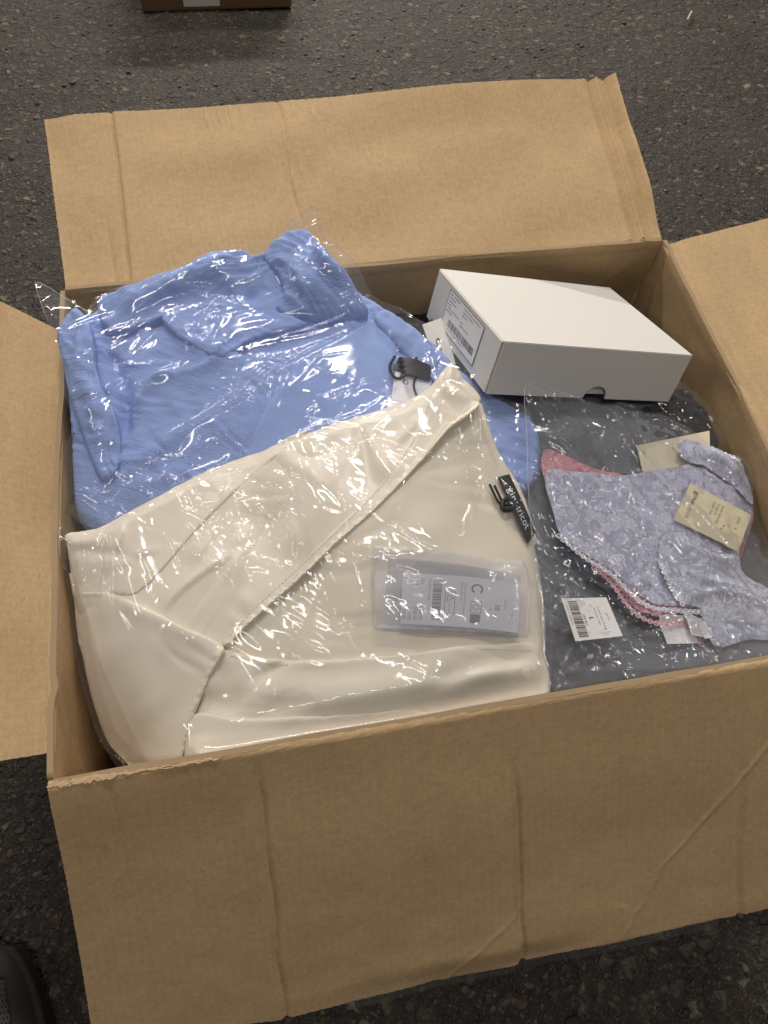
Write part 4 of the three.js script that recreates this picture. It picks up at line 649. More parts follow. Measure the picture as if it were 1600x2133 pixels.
// ------------------------------------------------------------ lace thongs
function laceTex(base, seed, dens = 1, open = 1) {
  return canvasTex(1400, 1400, (c, W, H) => {
    const r = rng(seed), col = (k, a = 1) => `rgba(${Math.min(255, base[0] * k) | 0},${Math.min(255, base[1] * k) | 0},${Math.min(255, base[2] * k) | 0},${a})`;
    c.fillStyle = col(0.62); c.fillRect(0, 0, W, H);
    const wrap = (f, x, y, R, ...q) => { for (const dx of [-W, 0, W]) for (const dy of [-H, 0, H]) if (x + dx > -R && x + dx < W + R && y + dy > -R && y + dy < H + R) f(x + dx, y + dy, R, ...q); };
    // fine net ground
    c.strokeStyle = col(0.95); c.lineWidth = 4; const st = 17;
    for (let i = -110; i < 210; i++) { c.beginPath(); c.moveTo(i * st, 0); c.lineTo(i * st + H * 0.5, H); c.stroke(); c.beginPath(); c.moveTo(i * st, 0); c.lineTo(i * st - H * 0.5, H); c.stroke(); }
    // dense clouds of thread
    for (let k = 0; k < 70 * dens; k++) wrap((x, y, R) => { c.fillStyle = col(0.80 + 0.06 * r(), 0.6); c.beginPath(); for (let i = 0; i <= 14; i++) { const a = i / 14 * 6.283, q = R * (0.6 + 0.3 * Math.sin(a * 3 + k) + 0.12 * Math.sin(a * 7 + 2 * k)); c[i ? 'lineTo' : 'moveTo'](x + Math.cos(a) * q, y + Math.sin(a) * q); } c.fill(); }, r() * W, r() * H, 60 + 70 * r());
    c.globalCompositeOperation = 'destination-out'; for (let k = 0; k < 34 * open; k++) { const x = r() * W, y = r() * H; for (let q = 0; q < 26; q++) { c.beginPath(); c.arc(x + Math.round((r() - 0.5) * 7) * 15, y + Math.round((r() - 0.5) * 7) * 15, 5.2, 0, 6.3); c.fill(); } } c.globalCompositeOperation = 'source-over';
    const flower = (x, y, R, n, a0) => {
      for (let k = 0; k < n; k++) { const a = k / n * 6.283 + a0; c.fillStyle = col(0.88 + 0.05 * r()); c.beginPath(); c.ellipse(x + Math.cos(a) * R * 0.55, y + Math.sin(a) * R * 0.55, R * 0.44, R * 0.34, a, 0, 6.3); c.fill(); c.strokeStyle = col(0.55); c.lineWidth = 3; c.stroke(); c.strokeStyle = col(1.12); c.lineWidth = 3.6; c.beginPath(); c.ellipse(x + Math.cos(a) * R * 0.55, y + Math.sin(a) * R * 0.55, R * 0.39, R * 0.29, a, 0, 6.3); c.stroke();
        c.strokeStyle = col(0.76); c.lineWidth = 1.8; for (const d of [-0.16, 0, 0.16]) { c.beginPath(); c.moveTo(x + Math.cos(a + d) * R * 0.28, y + Math.sin(a + d) * R * 0.28); c.lineTo(x + Math.cos(a + d) * R * 0.82, y + Math.sin(a + d) * R * 0.82); c.stroke(); } }
      c.fillStyle = col(0.74); c.beginPath(); c.arc(x, y, R * 0.15, 0, 6.3); c.fill(); c.strokeStyle = col(1.12); c.lineWidth = 3; c.stroke();
    };
    const leaf = (x, y, L, a) => { c.fillStyle = col(0.92); c.beginPath(); c.ellipse(x, y, L, L * 0.34, a, 0, 6.3); c.fill(); c.strokeStyle = col(0.7); c.lineWidth = 2; c.stroke(); c.strokeStyle = col(1.08); c.lineWidth = 2.2; c.beginPath(); c.moveTo(x - Math.cos(a) * L, y - Math.sin(a) * L); c.lineTo(x + Math.cos(a) * L, y + Math.sin(a) * L); c.stroke(); };
    for (let k = 0; k < 55 * dens; k++) { let x = r() * W, y = r() * H, a = r() * 6.3; c.strokeStyle = col(1.05); c.lineWidth = 5; c.beginPath(); c.moveTo(x, y); for (let i = 0; i < 9; i++) { a += (r() - 0.5) * 1.1; x += 26 * Math.cos(a); y += 26 * Math.sin(a); c.lineTo(x, y); } c.stroke(); }
    for (let k = 0; k < 210 * dens; k++) wrap(leaf, r() * W, r() * H, 20 + 24 * r(), r() * 6.3);
    for (let k = 0; k < 62 * dens; k++) wrap(flower, r() * W, r() * H, 46 + 46 * r(), 5 + Math.floor(r() * 2), r() * 6.3);
  });
}
function lace(base, seed, dens, tile = 0.105) {
  const t = laceTex(base, seed, dens); t.wrapS = t.wrapT = THREE.RepeatWrapping; t.repeat.set(1 / tile, 1 / tile);
  return new THREE.MeshStandardMaterial({ map: t, alphaTest: 0.4, roughness: 0.88, side: THREE.DoubleSide, bumpMap: t, bumpScale: 0.0008 });
}
function picot(pts, surf, r, every, tr, mat, parent, off = [0, 0], up = 0.0012) {   // little thread loops along an edge
  const cv = new THREE.CatmullRomCurve3(pts.map(p => spot(surf, p[0], p[1], up, 0.33).add(new THREE.Vector3(off[0], 0, off[1]))), false, 'centripetal'), L = cv.getLength(), n = Math.floor(L / every), gs = [];
  for (let i = 0; i <= n; i++) { const p = cv.getPointAt(i / n), g = new THREE.TorusGeometry(r, tr, 5, 10); g.rotateX(-Math.PI / 2); g.rotateZ(0.15 * Math.sin(i * 2.1)); g.translate(p.x, p.y, p.z); gs.push(g); }
  gs.push(new THREE.TubeGeometry(cv, n * 2, tr * 1.2, 5));
  return part('picot_edging', mergeGeometries(gs.map(g => { const q = g.index ? g.toNonIndexed() : g; return q; })), mat, parent);
}
const LG = 'three lace thongs folded together in one clear bag';
const navy = thing('navy_lace_thong', 'dark navy lace thong lowest of three, showing below the lavender one', 'thong', [0, 0, 0], LG);
const n0 = drape({ outline: [[1150, 1090, 0.349], [1162, 1120, 0.349], [1180, 1155, 0.348], [1222, 1195, 0.346], [1262, 1225, 0.345], [1292, 1255, 0.343], [1325, 1290, 0.340], [1400, 1290, 0.336], [1480, 1200, 0.328], [1500, 1060, 0.328], [1380, 1000, 0.337], [1200, 1010, 0.346]], cell: 0.0025, roll: 0.0006, over: [slate.surf], gap: 0.009, noise: soften(40, 0.0006) });
part('lace', n0.geo, lace([52, 54, 84], 71, 1.1), navy);
picot([[1150, 1095], [1162, 1122], [1180, 1157], [1222, 1197], [1262, 1227], [1292, 1257], [1325, 1291]], n0.surf, 0.0013, 0.0031, 0.0004, new THREE.MeshStandardMaterial({ color: lin(0.03, 0.032, 0.07), roughness: 0.9 }), navy);
const pink = thing('pink_lace_thong', 'pink lace thong in the middle, peeking out above and below the lavender one', 'thong', [0, 0, 0], LG);
const p0 = drape({ outline: [[1128, 960, 0.359], [1137, 935, 0.36], [1172, 945, 0.36], [1218, 966, 0.358], [1268, 983, 0.354], [1400, 1000, 0.342], [1480, 980, 0.333], [1560, 990, 0.321], [1572, 1060, 0.315], [1545, 1160, 0.315], [1500, 1260, 0.322], [1462, 1338, 0.332], [1440, 1300, 0.336], [1400, 1296, 0.338], [1372, 1293, 0.34], [1335, 1279, 0.343], [1305, 1250, 0.345], [1272, 1205, 0.348], [1239, 1178, 0.35], [1190, 1120, 0.352], [1150, 1060, 0.355], [1135, 1000, 0.358]], cell: 0.0025, roll: 0.0006, over: [n0.flat, slate.flat], gap: 0.0022, noise: soften(36, 0.0006) });
part('lace', p0.geo, lace([246, 172, 182], 72, 1.5), pink);
const pinkT = new THREE.MeshStandardMaterial({ color: lin(0.84, 0.5, 0.54), roughness: 0.9 });
picot([[1132, 962], [1139, 939], [1170, 948], [1215, 971], [1263, 985]], p0.surf, 0.0019, 0.0048, 0.00045, pinkT, pink, [0, -0.0014]);
picot([[1239, 1180], [1272, 1207], [1305, 1252], [1335, 1281], [1372, 1295], [1428, 1298], [1450, 1320], [1462, 1338]], p0.surf, 0.0019, 0.0048, 0.00045, pinkT, pink, [-0.001, 0.0014]);
const lav = thing('lavender_lace_thong', 'lavender lace thong on top of the pink one, with a beige tag', 'thong', [0, 0, 0], LG);
const l0 = drape({ outline: [[1143, 977, 0.364], [1180, 980, 0.363], [1222, 984, 0.361], [1291, 990, 0.356], [1359, 980, 0.349], [1410, 972, 0.344], [1450, 968, 0.34], [1500, 1000, 0.334], [1550, 1030, 0.327], [1566, 1060, 0.322], [1560, 1110, 0.32], [1540, 1150, 0.321], [1548, 1192, 0.319], [1595, 1222, 0.313], [1640, 1250, 0.309], [1640, 1325, 0.317], [1560, 1328, 0.327], [1487, 1345, 0.333], [1466, 1300, 0.336], [1462, 1268, 0.338], [1428, 1266, 0.341], [1359, 1258, 0.346], [1325, 1237, 0.349], [1273, 1187, 0.353], [1222, 1156, 0.356], [1167, 1110, 0.359], [1153, 1065, 0.361], [1137, 1004, 0.364]], ctrl: [[1480, 1230, 0.342], [1350, 1120, 0.354], [1540, 1270, 0.334]], cell: 0.002, roll: 0.0006, turn: 0.4, over: [p0.flat, n0.flat, slate.flat], gap: 0.0024,
  noise: (x, z) => 0.0008 * N2(x * 30, z * 30) + 0.0012 * sst(0.16, 0.22, x) * N2b(x * 90, z * 90), folds: [{ p: [[1390, 1120], [1440, 1150], [1500, 1170], [1545, 1165]], w: 0.004, a: 0.005 }, { p: [[1400, 1180], [1480, 1215], [1560, 1235]], w: 0.004, a: 0.004 }, { p: [[1420, 1250], [1500, 1235], [1600, 1260]], w: 0.003, a: 0.004 }, { p: [[1300, 1010], [1310, 1100], [1330, 1180]], w: 0.008, a: 0.003 }] });
part('lace', l0.geo, lace([224, 224, 250], 73, 1.1), lav);
const l1 = drape({ outline: [[1374, 1130, 0.356], [1395, 1108, 0.355], [1430, 1118, 0.352], [1480, 1150, 0.345], [1538, 1158, 0.327], [1546, 1192, 0.323], [1595, 1224, 0.317], [1640, 1250, 0.313], [1640, 1328, 0.322], [1560, 1332, 0.331], [1489, 1346, 0.337], [1468, 1300, 0.34], [1455, 1266, 0.343], [1420, 1258, 0.347], [1398, 1222, 0.352], [1378, 1180, 0.355]], cell: 0.0016, roll: 0.0006, turn: -0.5, over: [l0.flat], gap: 0.002,
  noise: sum(wrinkle(281, 0.35, 0.03, 0.006, 0.0022, 0.6), wrinkle(283, -0.4, 0.015, 0.004, 0.0008, 0.6)) });
part('gathered_lace', l1.geo, lace([228, 230, 250], 75, 1.0, 0.1), lav, 'paler gathered end of the thong');
const lw = drape({ outline: [[1414, 926, 0.346], [1428, 914, 0.346], [1447, 917, 0.345], [1490, 936, 0.338], [1538, 958, 0.33], [1562, 985, 0.325], [1566, 1055, 0.323], [1545, 1035, 0.328], [1520, 1000, 0.334], [1480, 975, 0.34], [1440, 962, 0.345], [1418, 950, 0.346]], cell: 0.002, roll: 0.0006, turn: 0.7, over: [l0.flat, slate.flat], gap: 0.003, noise: soften(60, 0.001), folds: [{ p: [[1450, 930], [1510, 965], [1560, 1010]], w: 0.006, a: 0.006 }, { p: [[1450, 950], [1510, 990], [1550, 1030]], w: 0.004, a: -0.003 }] });
part('waistband', lw.geo, lace([214, 216, 240], 74, 1.3), lav);
const lavT = new THREE.MeshStandardMaterial({ color: lin(0.82, 0.83, 0.9), roughness: 0.9 });
picot([[1395, 1108], [1376, 1132], [1379, 1180], [1398, 1222], [1421, 1258]], l1.surf, 0.0018, 0.0046, 0.00045, lavT, lav);
const lavSurf = topOf([l0.surf, l1.surf, lw.surf]);
picot([[1138, 1000], [1143, 976], [1180, 979], [1222, 983], [1291, 989], [1359, 979], [1410, 971], [1448, 967]], l0.surf, 0.0019, 0.0048, 0.00045, lavT, lav, [0, -0.0022], 0.002);
picot([[1167, 1112], [1222, 1158], [1273, 1189], [1325, 1239], [1359, 1260], [1428, 1268], [1462, 1270]], l0.surf, 0.0019, 0.0048, 0.00045, lavT, lav, [-0.0014, 0.0018], 0.002);
picot([[1416, 940], [1428, 914], [1447, 917], [1490, 936], [1538, 958]], lw.surf, 0.0016, 0.0040, 0.0005, lavT, lav);
// beige tags
const tagTex = (lines) => canvasTex(384, 660, (c, w, h) => { c.fillStyle = '#c6bca2'; c.fillRect(0, 0, w, h); c.fillStyle = '#3c3832'; c.font = '26px sans-serif'; lines(c, w, h); });
part('hang_tag', card([[1568, 1070, 0.334], [1540, 1148, 0.332], [1403, 1083, 0.352], [1440, 1005, 0.350]], { surf: lavSurf, hug: 0.35, up: 0.004, nu: 20, nv: 20 }), new THREE.MeshStandardMaterial({ roughness: 0.75, map: tagTex((c, w, h) => {
  c.font = '40px sans-serif'; c.fillText('size:', 70, 110); c.font = 'bold 40px sans-serif'; c.fillText('L', 185, 110); c.font = '40px sans-serif'; ['lace thong', '3-pack', 'low rise'].forEach((s, i) => c.fillText(s, 52, 300 + i * 44)); c.font = 'bold 62px sans-serif'; c.fillText('gina', 44, 585); const m = c.measureText('gina').width; c.font = '62px sans-serif'; c.fillText('tricot', 46 + m, 585); c.fillStyle = '#444'; for (const y of [0, 40]) { c.beginPath(); c.arc(230 + y * 0.8, 215 + y * 0.3, 8, 0, 6.3); c.fill(); }
}) }), lav, 'beige hang tag with the size');
const careTex = canvasTex(256, 512, (c, w, h) => { c.fillStyle = '#d6d4d6'; c.fillRect(0, 0, w, h); c.fillStyle = '#55555a'; for (let i = 0; i < 22; i++) c.fillRect(26, 24 + i * 21, 150 + 50 * Math.sin(i * 3.3), 8); });
part('care_label', card([[1372, 1282, 0.346], [1440, 1280, 0.343], [1458, 1338, 0.338], [1392, 1340, 0.34]], { surf: topOf([p0.flat, n0.flat, slate.flat]), hug: 0.5, up: 0.004 }), paperWhite, lav, 'white care label');
part('care_label', card([[1425, 1268, 0.348], [1488, 1300, 0.343], [1482, 1330, 0.341], [1440, 1322, 0.343]], { surf: topOf([p0.flat]), hug: 0.4, up: 0.003 }), new THREE.MeshStandardMaterial({ map: careTex, roughness: 0.75 }), lav, 'white care label with lines of print');
// the other beige tag, behind the lavender waistband
const backTag = card([[1480, 960, 0.336], [1478, 897, 0.334], [1326, 928, 0.338], [1340, 985, 0.340]], { nu: 16, nv: 16 });
{ const g = thing('beige_tag', 'beige card tag lying behind the lavender waistband near the right wall', 'tag');
  part('card', backTag, new THREE.MeshStandardMaterial({ roughness: 0.75, map: tagTex((c, w, h) => { c.translate(w, h); c.rotate(Math.PI); c.font = '40px sans-serif'; c.fillText('tricot', 70, 330); c.font = '34px sans-serif'; c.fillText('size: L', 90, 60); }) }), g); }

// ------------------------------------------------------------ plastic bags over the clothes
const weld = new THREE.MeshPhysicalMaterial({ color: lin(0.8, 0.82, 0.85), transmission: 0.75, thickness: 0, roughness: 0.25, ior: 1.5 });
const blueBag = thing('plastic_bag', 'clear crinkled plastic bag round the light blue blouse', 'plastic bag');
const fb = drape({ outline: [[75, 585, 0.414], [112, 606, 0.408], [150, 622, 0.403], [182, 645, 0.4], [200, 622, 0.397], [240, 603, 0.397], [300, 586, 0.4], [370, 556, 0.406], [430, 530, 0.411], [500, 520, 0.414], [552, 512, 0.42], [585, 480, 0.43], [620, 453, 0.436], [655, 433, 0.44], [661, 470, 0.436], [680, 500, 0.43], [706, 520, 0.425], [748, 560, 0.416], [770, 605, 0.406], [795, 628, 0.4], [835, 642, 0.392], [880, 668, 0.384], [940, 725, 0.382], [990, 785, 0.378], [1045, 828, 0.374], [1100, 850, 0.37], [1112, 960, 0.366], [1100, 1010, 0.364], [900, 1020, 0.366], [600, 1070, 0.364], [300, 1100, 0.356], [160, 1085, 0.345], [126, 960, 0.345], [150, 890, 0.365], [128, 800, 0.383], [112, 700, 0.396], [88, 640, 0.408]], cell: 0.0012, roll: 0, free: true, over: [taut([blueSurf], 0.005, 0.006)], gap: 0.002, soft: 0.006, k: 4, folds: [{ p: [[250, 965], [400, 872], [560, 775], [720, 692], [745, 660]], w: 0.0016, a: 0.0016, taper: 0.05 },{ p: [[300, 950], [480, 842], [620, 770]], w: 0.0014, a: 0.0012, taper: 0.05 },{ p: [[170, 1005], [205, 900], [240, 800]], w: 0.0016, a: 0.0014, taper: 0.05 },{ p: [[380, 1010], [410, 940], [440, 880]], w: 0.0014, a: 0.0012, taper: 0.05 },{ p: [[610, 870], [700, 820], [790, 790]], w: 0.0014, a: -0.0012, taper: 0.05 },{ p: [[230, 700], [240, 790], [232, 860]], w: 0.0016, a: 0.0015, taper: 0.05 },{ p: [[420, 760], [520, 745], [640, 752]], w: 0.0016, a: 0.0014, taper: 0.05 },{ p: [[330, 660], [420, 700], [470, 730]], w: 0.0016, a: -0.0012, taper: 0.05 },{ p: [[560, 700], [660, 680], [760, 640]], w: 0.0018, a: 0.0018, taper: 0.05 },{ p: [[310, 1040], [420, 1000], [520, 930]], w: 0.0014, a: 0.0012, taper: 0.05 },{ p: [[470, 560], [490, 620], [540, 660]], w: 0.0014, a: 0.0012, taper: 0.05 },{ p: [[90, 610], [120, 690], [150, 760]], w: 0.0018, a: 0.002, taper: 0.05 },{ p: [[640, 440], [630, 480], [600, 520]], w: 0.0018, a: 0.0018, taper: 0.05 },{ p: [[600, 960], [680, 900], [760, 850]], w: 0.0014, a: 0.0012, taper: 0.05 }],
  noise: crinkle(301, { area: [-0.33, 0.12, -0.25, 0.06], lines: 480, dir: -0.45, spread: 1.0, k: 1.25 }) });
part('film', fb.geo, filmBlue, blueBag);
bead(fb, weld, blueBag, -6, 14, 0.00028); bead(fb, weld, blueBag, 46, 68, 0.00028);
const creamBag = thing('plastic_bag', 'clear crinkled plastic bag round the cream satin blouse', 'plastic bag');
const fc = drape({ outline: [[122, 1120, 0.37], [135, 1075, 0.378], [170, 1035, 0.386], [178, 1012, 0.39], [240, 985, 0.39], [330, 940, 0.394], [480, 882, 0.402], [640, 830, 0.408], [760, 803, 0.412], [830, 775, 0.417], [890, 745, 0.422], [948, 710, 0.426], [962, 745, 0.422], [990, 805, 0.416], [1020, 850, 0.411], [1050, 920, 0.402], [1095, 1000, 0.392], [1120, 1080, 0.386], [1142, 1180, 0.378], [1152, 1300, 0.368], [1150, 1390, 0.36], [1136, 1540, 0.354], [900, 1650, 0.351], [700, 1700, 0.349], [450, 1750, 0.342], [330, 1700, 0.32], [240, 1595, 0.295], [212, 1540, 0.302], [188, 1470, 0.313], [164, 1370, 0.328], [142, 1250, 0.346], [126, 1165, 0.362]], cell: 0.0012, roll: 0, over: [taut([creamSurf, fp.flat, blueSurf], 0.006, 0.011)], gap: 0.0022, soft: 0.006, k: 4, folds: [{ p: [[335, 1280], [400, 1160], [480, 1010], [520, 900]], w: 0.0016, a: 0.0016, taper: 0.05 },{ p: [[345, 1445], [358, 1380], [372, 1310]], w: 0.0016, a: 0.0018, taper: 0.05 },{ p: [[560, 1190], [620, 1060], [640, 960]], w: 0.0014, a: 0.0012, taper: 0.05 },{ p: [[700, 920], [705, 1010], [745, 1110]], w: 0.0016, a: 0.0014, taper: 0.05 },{ p: [[860, 940], [840, 1040], [850, 1130]], w: 0.0014, a: 0.0013, taper: 0.05 },{ p: [[1000, 930], [1005, 1000], [960, 1110], [950, 1210]], w: 0.0016, a: 0.0015, taper: 0.05 },{ p: [[880, 1000], [820, 1080], [800, 1180]], w: 0.0014, a: -0.0012, taper: 0.05 },{ p: [[640, 1180], [690, 1250], [700, 1310], [790, 1250]], w: 0.0014, a: 0.0014, taper: 0.05 },{ p: [[800, 1400], [850, 1350], [880, 1310]], w: 0.0016, a: 0.0016, taper: 0.05 },{ p: [[450, 1400], [480, 1340], [490, 1290]], w: 0.0016, a: 0.0016, taper: 0.05 },{ p: [[200, 1420], [190, 1340], [150, 1280]], w: 0.0016, a: 0.0016, taper: 0.05 },{ p: [[180, 1020], [260, 1060], [300, 1120]], w: 0.0016, a: 0.0018, taper: 0.05 },{ p: [[150, 1090], [200, 1180], [210, 1250]], w: 0.0016, a: 0.0016, taper: 0.05 },{ p: [[1050, 1090], [1090, 1180], [1100, 1300]], w: 0.0018, a: 0.0018, taper: 0.05 },{ p: [[940, 1340], [1000, 1380], [1080, 1390]], w: 0.0016, a: 0.0016, taper: 0.05 },{ p: [[240, 990], [380, 950], [520, 880]], w: 0.0014, a: 0.0014, taper: 0.05 }],
  noise: (() => { const f = crinkle(401, { area: [-0.31, 0.09, -0.1, 0.22], lines: 640, dir: 1.2, spread: 1.3, k: 1.25 }); return (x, z) => f(x, z) * lerp(1, 0.6, sst(0.08, 0.18, z)); })() });
part('film', fc.geo, film, creamBag);

const laceBag = thing('plastic_bag', 'clear plastic bag with a white barcode sticker round the lace thongs', 'plastic bag');
const slateBag = thing('plastic_bag', 'crumpled clear plastic bag round the slate garment, between the white carton and the lace pack', 'plastic bag');
const fs = drape({ outline: [[1000, 700, 0.352], [1200, 720, 0.345], [1400, 790, 0.325], [1460, 830, 0.321], [1502, 895, 0.315], [1565, 1000, 0.307], [1615, 1120, 0.301], [1652, 1250, 0.312], [1665, 1405, 0.338], [1450, 1436, 0.341], [1250, 1460, 0.343], [1140, 1450, 0.343], [1100, 1200, 0.351], [1060, 950, 0.355], [1010, 800, 0.355]], cell: 0.0015, roll: 0, over: [slate.surf], gap: 0.0015, soft: 0.004, noise: crinkle(551, { area: [0.02, 0.3, -0.15, 0.22], lines: 320, k: 3.2, fine: 2, dir: 0.8, spread: 2 }) });
part('film', fs.geo, film, slateBag);
const laceSurf = topOf([slate.flat, n0.flat, p0.flat, l0.flat, l1.flat, lw.flat]);
const fl = drape({ outline: [[1097, 800, 0.402], [1160, 812, 0.392], [1220, 832, 0.384], [1290, 850, 0.372], [1380, 862, 0.354], [1440, 895, 0.345], [1500, 935, 0.338], [1548, 962, 0.334], [1568, 985, 0.33], [1584, 1060, 0.32], [1600, 1130, 0.312], [1650, 1210, 0.312], [1660, 1380, 0.34], [1600, 1390, 0.344], [1500, 1390, 0.348], [1390, 1392, 0.35], [1300, 1396, 0.35], [1210, 1396, 0.348], [1145, 1408, 0.352], [1132, 1350, 0.362], [1120, 1250, 0.376], [1108, 1120, 0.39], [1100, 1000, 0.398], [1098, 900, 0.4]], sharp: true, cell: 0.0012, roll: 0, over: [taut([laceSurf, creamSurf], 0.005, 0.009)], gap: 0.003, soft: 0.006,
  noise: (() => { const f = crinkle(501, { area: [0.04, 0.3, -0.1, 0.22], lines: 480, k: 1.9, fine: 1.5, dir: 1.0, spread: 1.2 }), g = crinkle(521, { area: [0.04, 0.16, 0.08, 0.22], lines: 160, k: 2.6, fine: 3 }); return (x, z) => f(x, z) + g(x, z) * sst(0.09, 0.13, z) * sst(0.17, 0.12, x); })() });
part('film', fl.geo, hazyFilm, laceBag);
bead(fl, weld, laceBag, 18, 26, 0.0003);
const stickerTex = canvasTex(512, 640, (c, w, h) => {
  c.fillStyle = '#e4e3e4'; c.fillRect(0, 0, w, h); c.fillStyle = '#1a1a1c'; c.font = '38px sans-serif'; c.textAlign = 'center'; c.fillText('29797', 250, 105); c.fillText('3-pack lace thong', 262, 190); c.fillText('Summer rain', 236, 245);
  c.font = 'bold 84px sans-serif'; c.fillText('L', 256, 345); c.font = 'bold 42px sans-serif'; c.fillText('(XS-XL)', 270, 425); c.textAlign = 'left'; barcode(c, 40, 440, 440, 130, 44); c.fillStyle = '#1a1a1c'; c.font = '36px sans-serif'; c.fillText('7 314131 693915', 44, 612);
});
part('barcode_sticker', card([[1258, 1250, 0.36], [1294, 1328, 0.354], [1197, 1337, 0.358], [1163, 1255, 0.364]], { surf: fl.coarse, up: 0.0034, hug: 0.8, th: 0.0003, nu: 20, nv: 20 }), new THREE.MeshStandardMaterial({ map: stickerTex, roughness: 0.5 }), laceBag, 'white barcode sticker with a large L');

// ------------------------------------------------------------ small parcel beyond, sneaker in the corner
{
  const a = at(297, 23, 0), b = at(611, 25, 0), g = thing('brown_parcel', 'small brown parcel with white tape standing on asphalt beyond the box', 'parcel', [(a.x + b.x) / 2, 0, a.z - 0.1]);
  const w = b.x - a.x, m = new THREE.MeshStandardMaterial({ color: lin(0.17, 0.10, 0.045), roughness: 0.6, map: kraftMap });
  const bx = part('carton', new RoundedBoxGeometry(w, 0.13, 0.2, 4, 0.008).translate(g.position.x, 0.061, g.position.z + 0.004), m, g);
  const t0 = at(383, 20, 0.02).x, t1 = at(460, 20, 0.02).x;
  part('white_tape', new THREE.BoxGeometry(t1 - t0, 0.112, 0.0012).translate((t0 + t1) / 2, 0.064, a.z + 0.0046), new THREE.MeshStandardMaterial({ color: lin(0.6, 0.58, 0.55), roughness: 0.5 }), g);
}
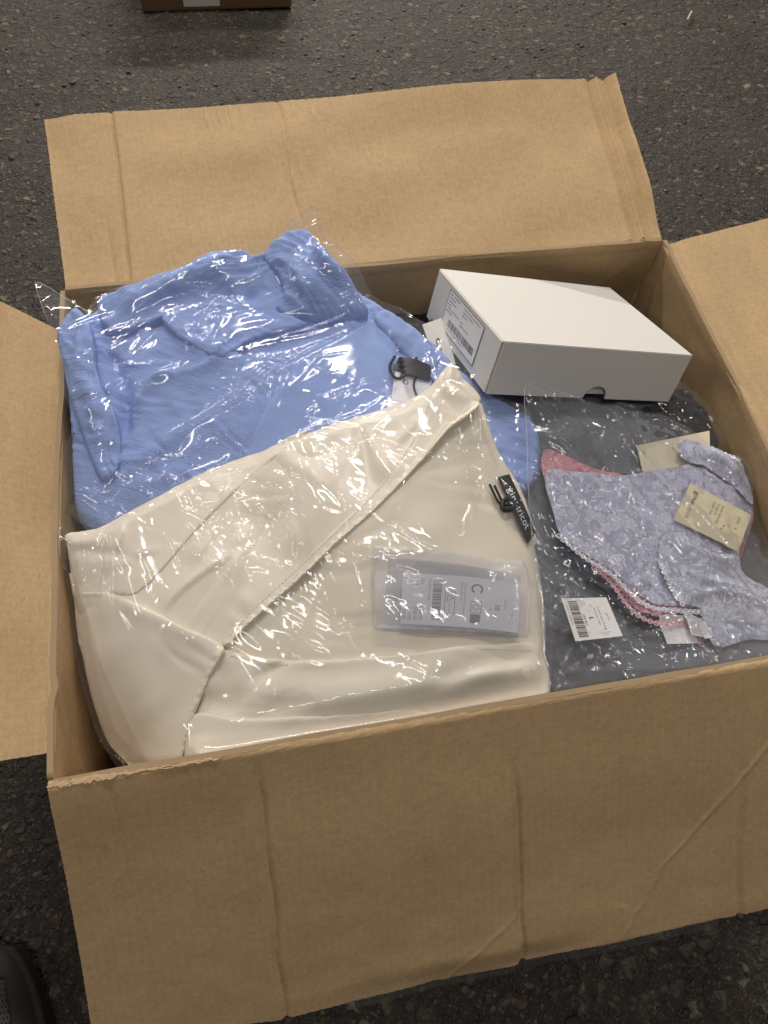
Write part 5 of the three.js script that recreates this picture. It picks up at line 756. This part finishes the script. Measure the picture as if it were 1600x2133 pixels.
{
  const g = thing('sneaker', 'dark grey sneaker with a mesh toe at the near left corner of the box', 'sneaker', [-0.462, 0, 0.44]);
  const prof = (t) => { const w = 0.051 * Math.pow(Math.sin(Math.min(1, t * 2.4 + 0.02) * Math.PI / 2), 0.55) * (1 - 0.22 * sst(0.35, 0.75, t)); return t > 0.9 ? w * Math.sqrt(Math.max(0.05, 1 - ((t - 0.9) / 0.1) ** 2)) : w; };
  const top = (t) => 0.03 + 0.036 * sst(0, 0.16, t) + 0.05 * sst(0.25, 0.6, t);
  const loft = (k, y0, yTop, t0, t1, n = 40, m = 28, a0 = 0, a1 = Math.PI) => {
    const pos = [], uv = [], idx = [];
    for (let i = 0; i <= n; i++) { const t = lerp(t0, t1, i / n), w = prof(t) * k, H = yTop(t) - y0; for (let j = 0; j <= m; j++) { const a = lerp(a0, a1, j / m), c = Math.cos(a), s = Math.sin(a); pos.push(-0.462 + Math.sign(c) * Math.pow(Math.abs(c), 0.8) * w, y0 + Math.pow(s, 0.75) * H, 0.298 + t * 0.29); uv.push(t * 0.29, a * 0.05); } }
    for (let i = 0; i < n; i++) for (let j = 0; j < m; j++) { const a = i * (m + 1) + j, b = a + m + 1; idx.push(a, b, a + 1, b, b + 1, a + 1); }
    const q = new THREE.BufferGeometry(); q.setAttribute('position', new THREE.Float32BufferAttribute(pos, 3)); q.setAttribute('uv', new THREE.Float32BufferAttribute(uv, 2)); q.setIndex(idx.reverse()); q.computeVertexNormals(); return q;
  };
  const meshT = gridTex(64, (x, y) => { const u = x % 32, v = (y + (x >= 32 ? 16 : 0)) % 32, d = Math.hypot(u - 16, (v - 16) * 1.4), k = d < 9 ? 40 : 255; return [k, k, k]; }, false); meshT.repeat.set(1 / 0.009, 1 / 0.009);
  part('upper', loft(1, 0.02, top, 0.002, 1), new THREE.MeshStandardMaterial({ color: lin(0.055, 0.048, 0.04), roughness: 0.85 }), g);
  part('mesh_toe', loft(0.99, 0.03, (t) => top(t) + 0.0025, 0.1, 0.5, 30, 24, 0.75, Math.PI - 0.75), new THREE.MeshStandardMaterial({ color: lin(0.085, 0.075, 0.066), map: meshT, bumpMap: meshT, bumpScale: 0.001, roughness: 0.9 }), g);
  const rim = []; for (let i = 0; i <= 60; i++) { const t = i < 30 ? 1 - i / 30 : (i - 30) / 30, w = prof(Math.max(0.004, t)) * (i < 30 ? 1 : -1); rim.push(new THREE.Vector3(-0.462 + w * 1.06, 0.014, 0.296 + t * 0.292)); }
  const sh = new THREE.Shape(rim.map(v => new THREE.Vector2(v.x, -v.z)));
  part('sole', new THREE.ExtrudeGeometry(sh, { depth: 0.018, bevelEnabled: true, bevelSize: 0.004, bevelThickness: 0.004, bevelSegments: 3 }).rotateX(-Math.PI / 2).translate(0, 0.003, 0), new THREE.MeshStandardMaterial({ color: lin(0.02, 0.018, 0.016), roughness: 0.7 }), g);
  const arc = []; for (let i = 0; i <= 20; i++) { const a = lerp(0.75, Math.PI - 0.75, i / 20); arc.push(new THREE.Vector3(-0.462 + Math.cos(a) * prof(0.1) * 1.0, 0.03 + Math.pow(Math.sin(a), 0.75) * (top(0.1) - 0.026), 0.298 + 0.1 * 0.29)); }
  part('piping', tube(arc, 0.0016, 6), new THREE.MeshStandardMaterial({ color: lin(0.01, 0.01, 0.01), roughness: 0.6 }), g);
  part('lace', tube([[-0.5, 0.098, 0.425], [-0.462, 0.104, 0.42], [-0.45, 0.098, 0.425]].map(v => new THREE.Vector3(...v)), 0.005, 8), new THREE.MeshStandardMaterial({ color: lin(0.3, 0.28, 0.25), roughness: 0.8 }), g, 'light grey shoelace');
}
// clear tape hanging over the outer edges of the near and far flaps
{
  const pts = (b, v0, v1, u0, u1, dip) => { const P = [], n = 60; for (const s of [0, 1]) for (let i = 0; i <= n; i++) { const u = lerp(u0, u1, i / n); P.push(b.pt(u, 0.998, 0).add(b.pt(u, 0.998, 0).sub(b.pt(u, 0.9, 0)).multiplyScalar(s ? v1 : v0)).add(new THREE.Vector3(0, s ? -dip + 0.002 * N2(i * 0.4, 4) : 0.0006, 0))); } return [P, n]; };
  const strip = ([P, n]) => { const pos = [], uv = [], idx = []; P.forEach((p, i) => { pos.push(p.x, p.y, p.z); uv.push(i, 0); }); for (let i = 0; i < n; i++) idx.push(i, i + n + 1, i + 1, i + 1, i + n + 1, i + n + 2); const g = new THREE.BufferGeometry(); g.setAttribute('position', new THREE.Float32BufferAttribute(pos, 3)); g.setAttribute('uv', new THREE.Float32BufferAttribute(uv, 2)); g.setIndex(idx); g.computeVertexNormals(); return g; };
  part('packing_tape', strip(pts(frontFlap, -0.05, 0.42, 0.3, 0.8, 0.004)), film, box, 'clear tape at the outer edge of the near flap');
  part('packing_tape', strip(pts(backFlap, -0.05, 0.16, 0.0, 0.09, 0.003)), film, box, 'clear tape at the outer edge of the far flap');
}
renderer.render(scene, camera);
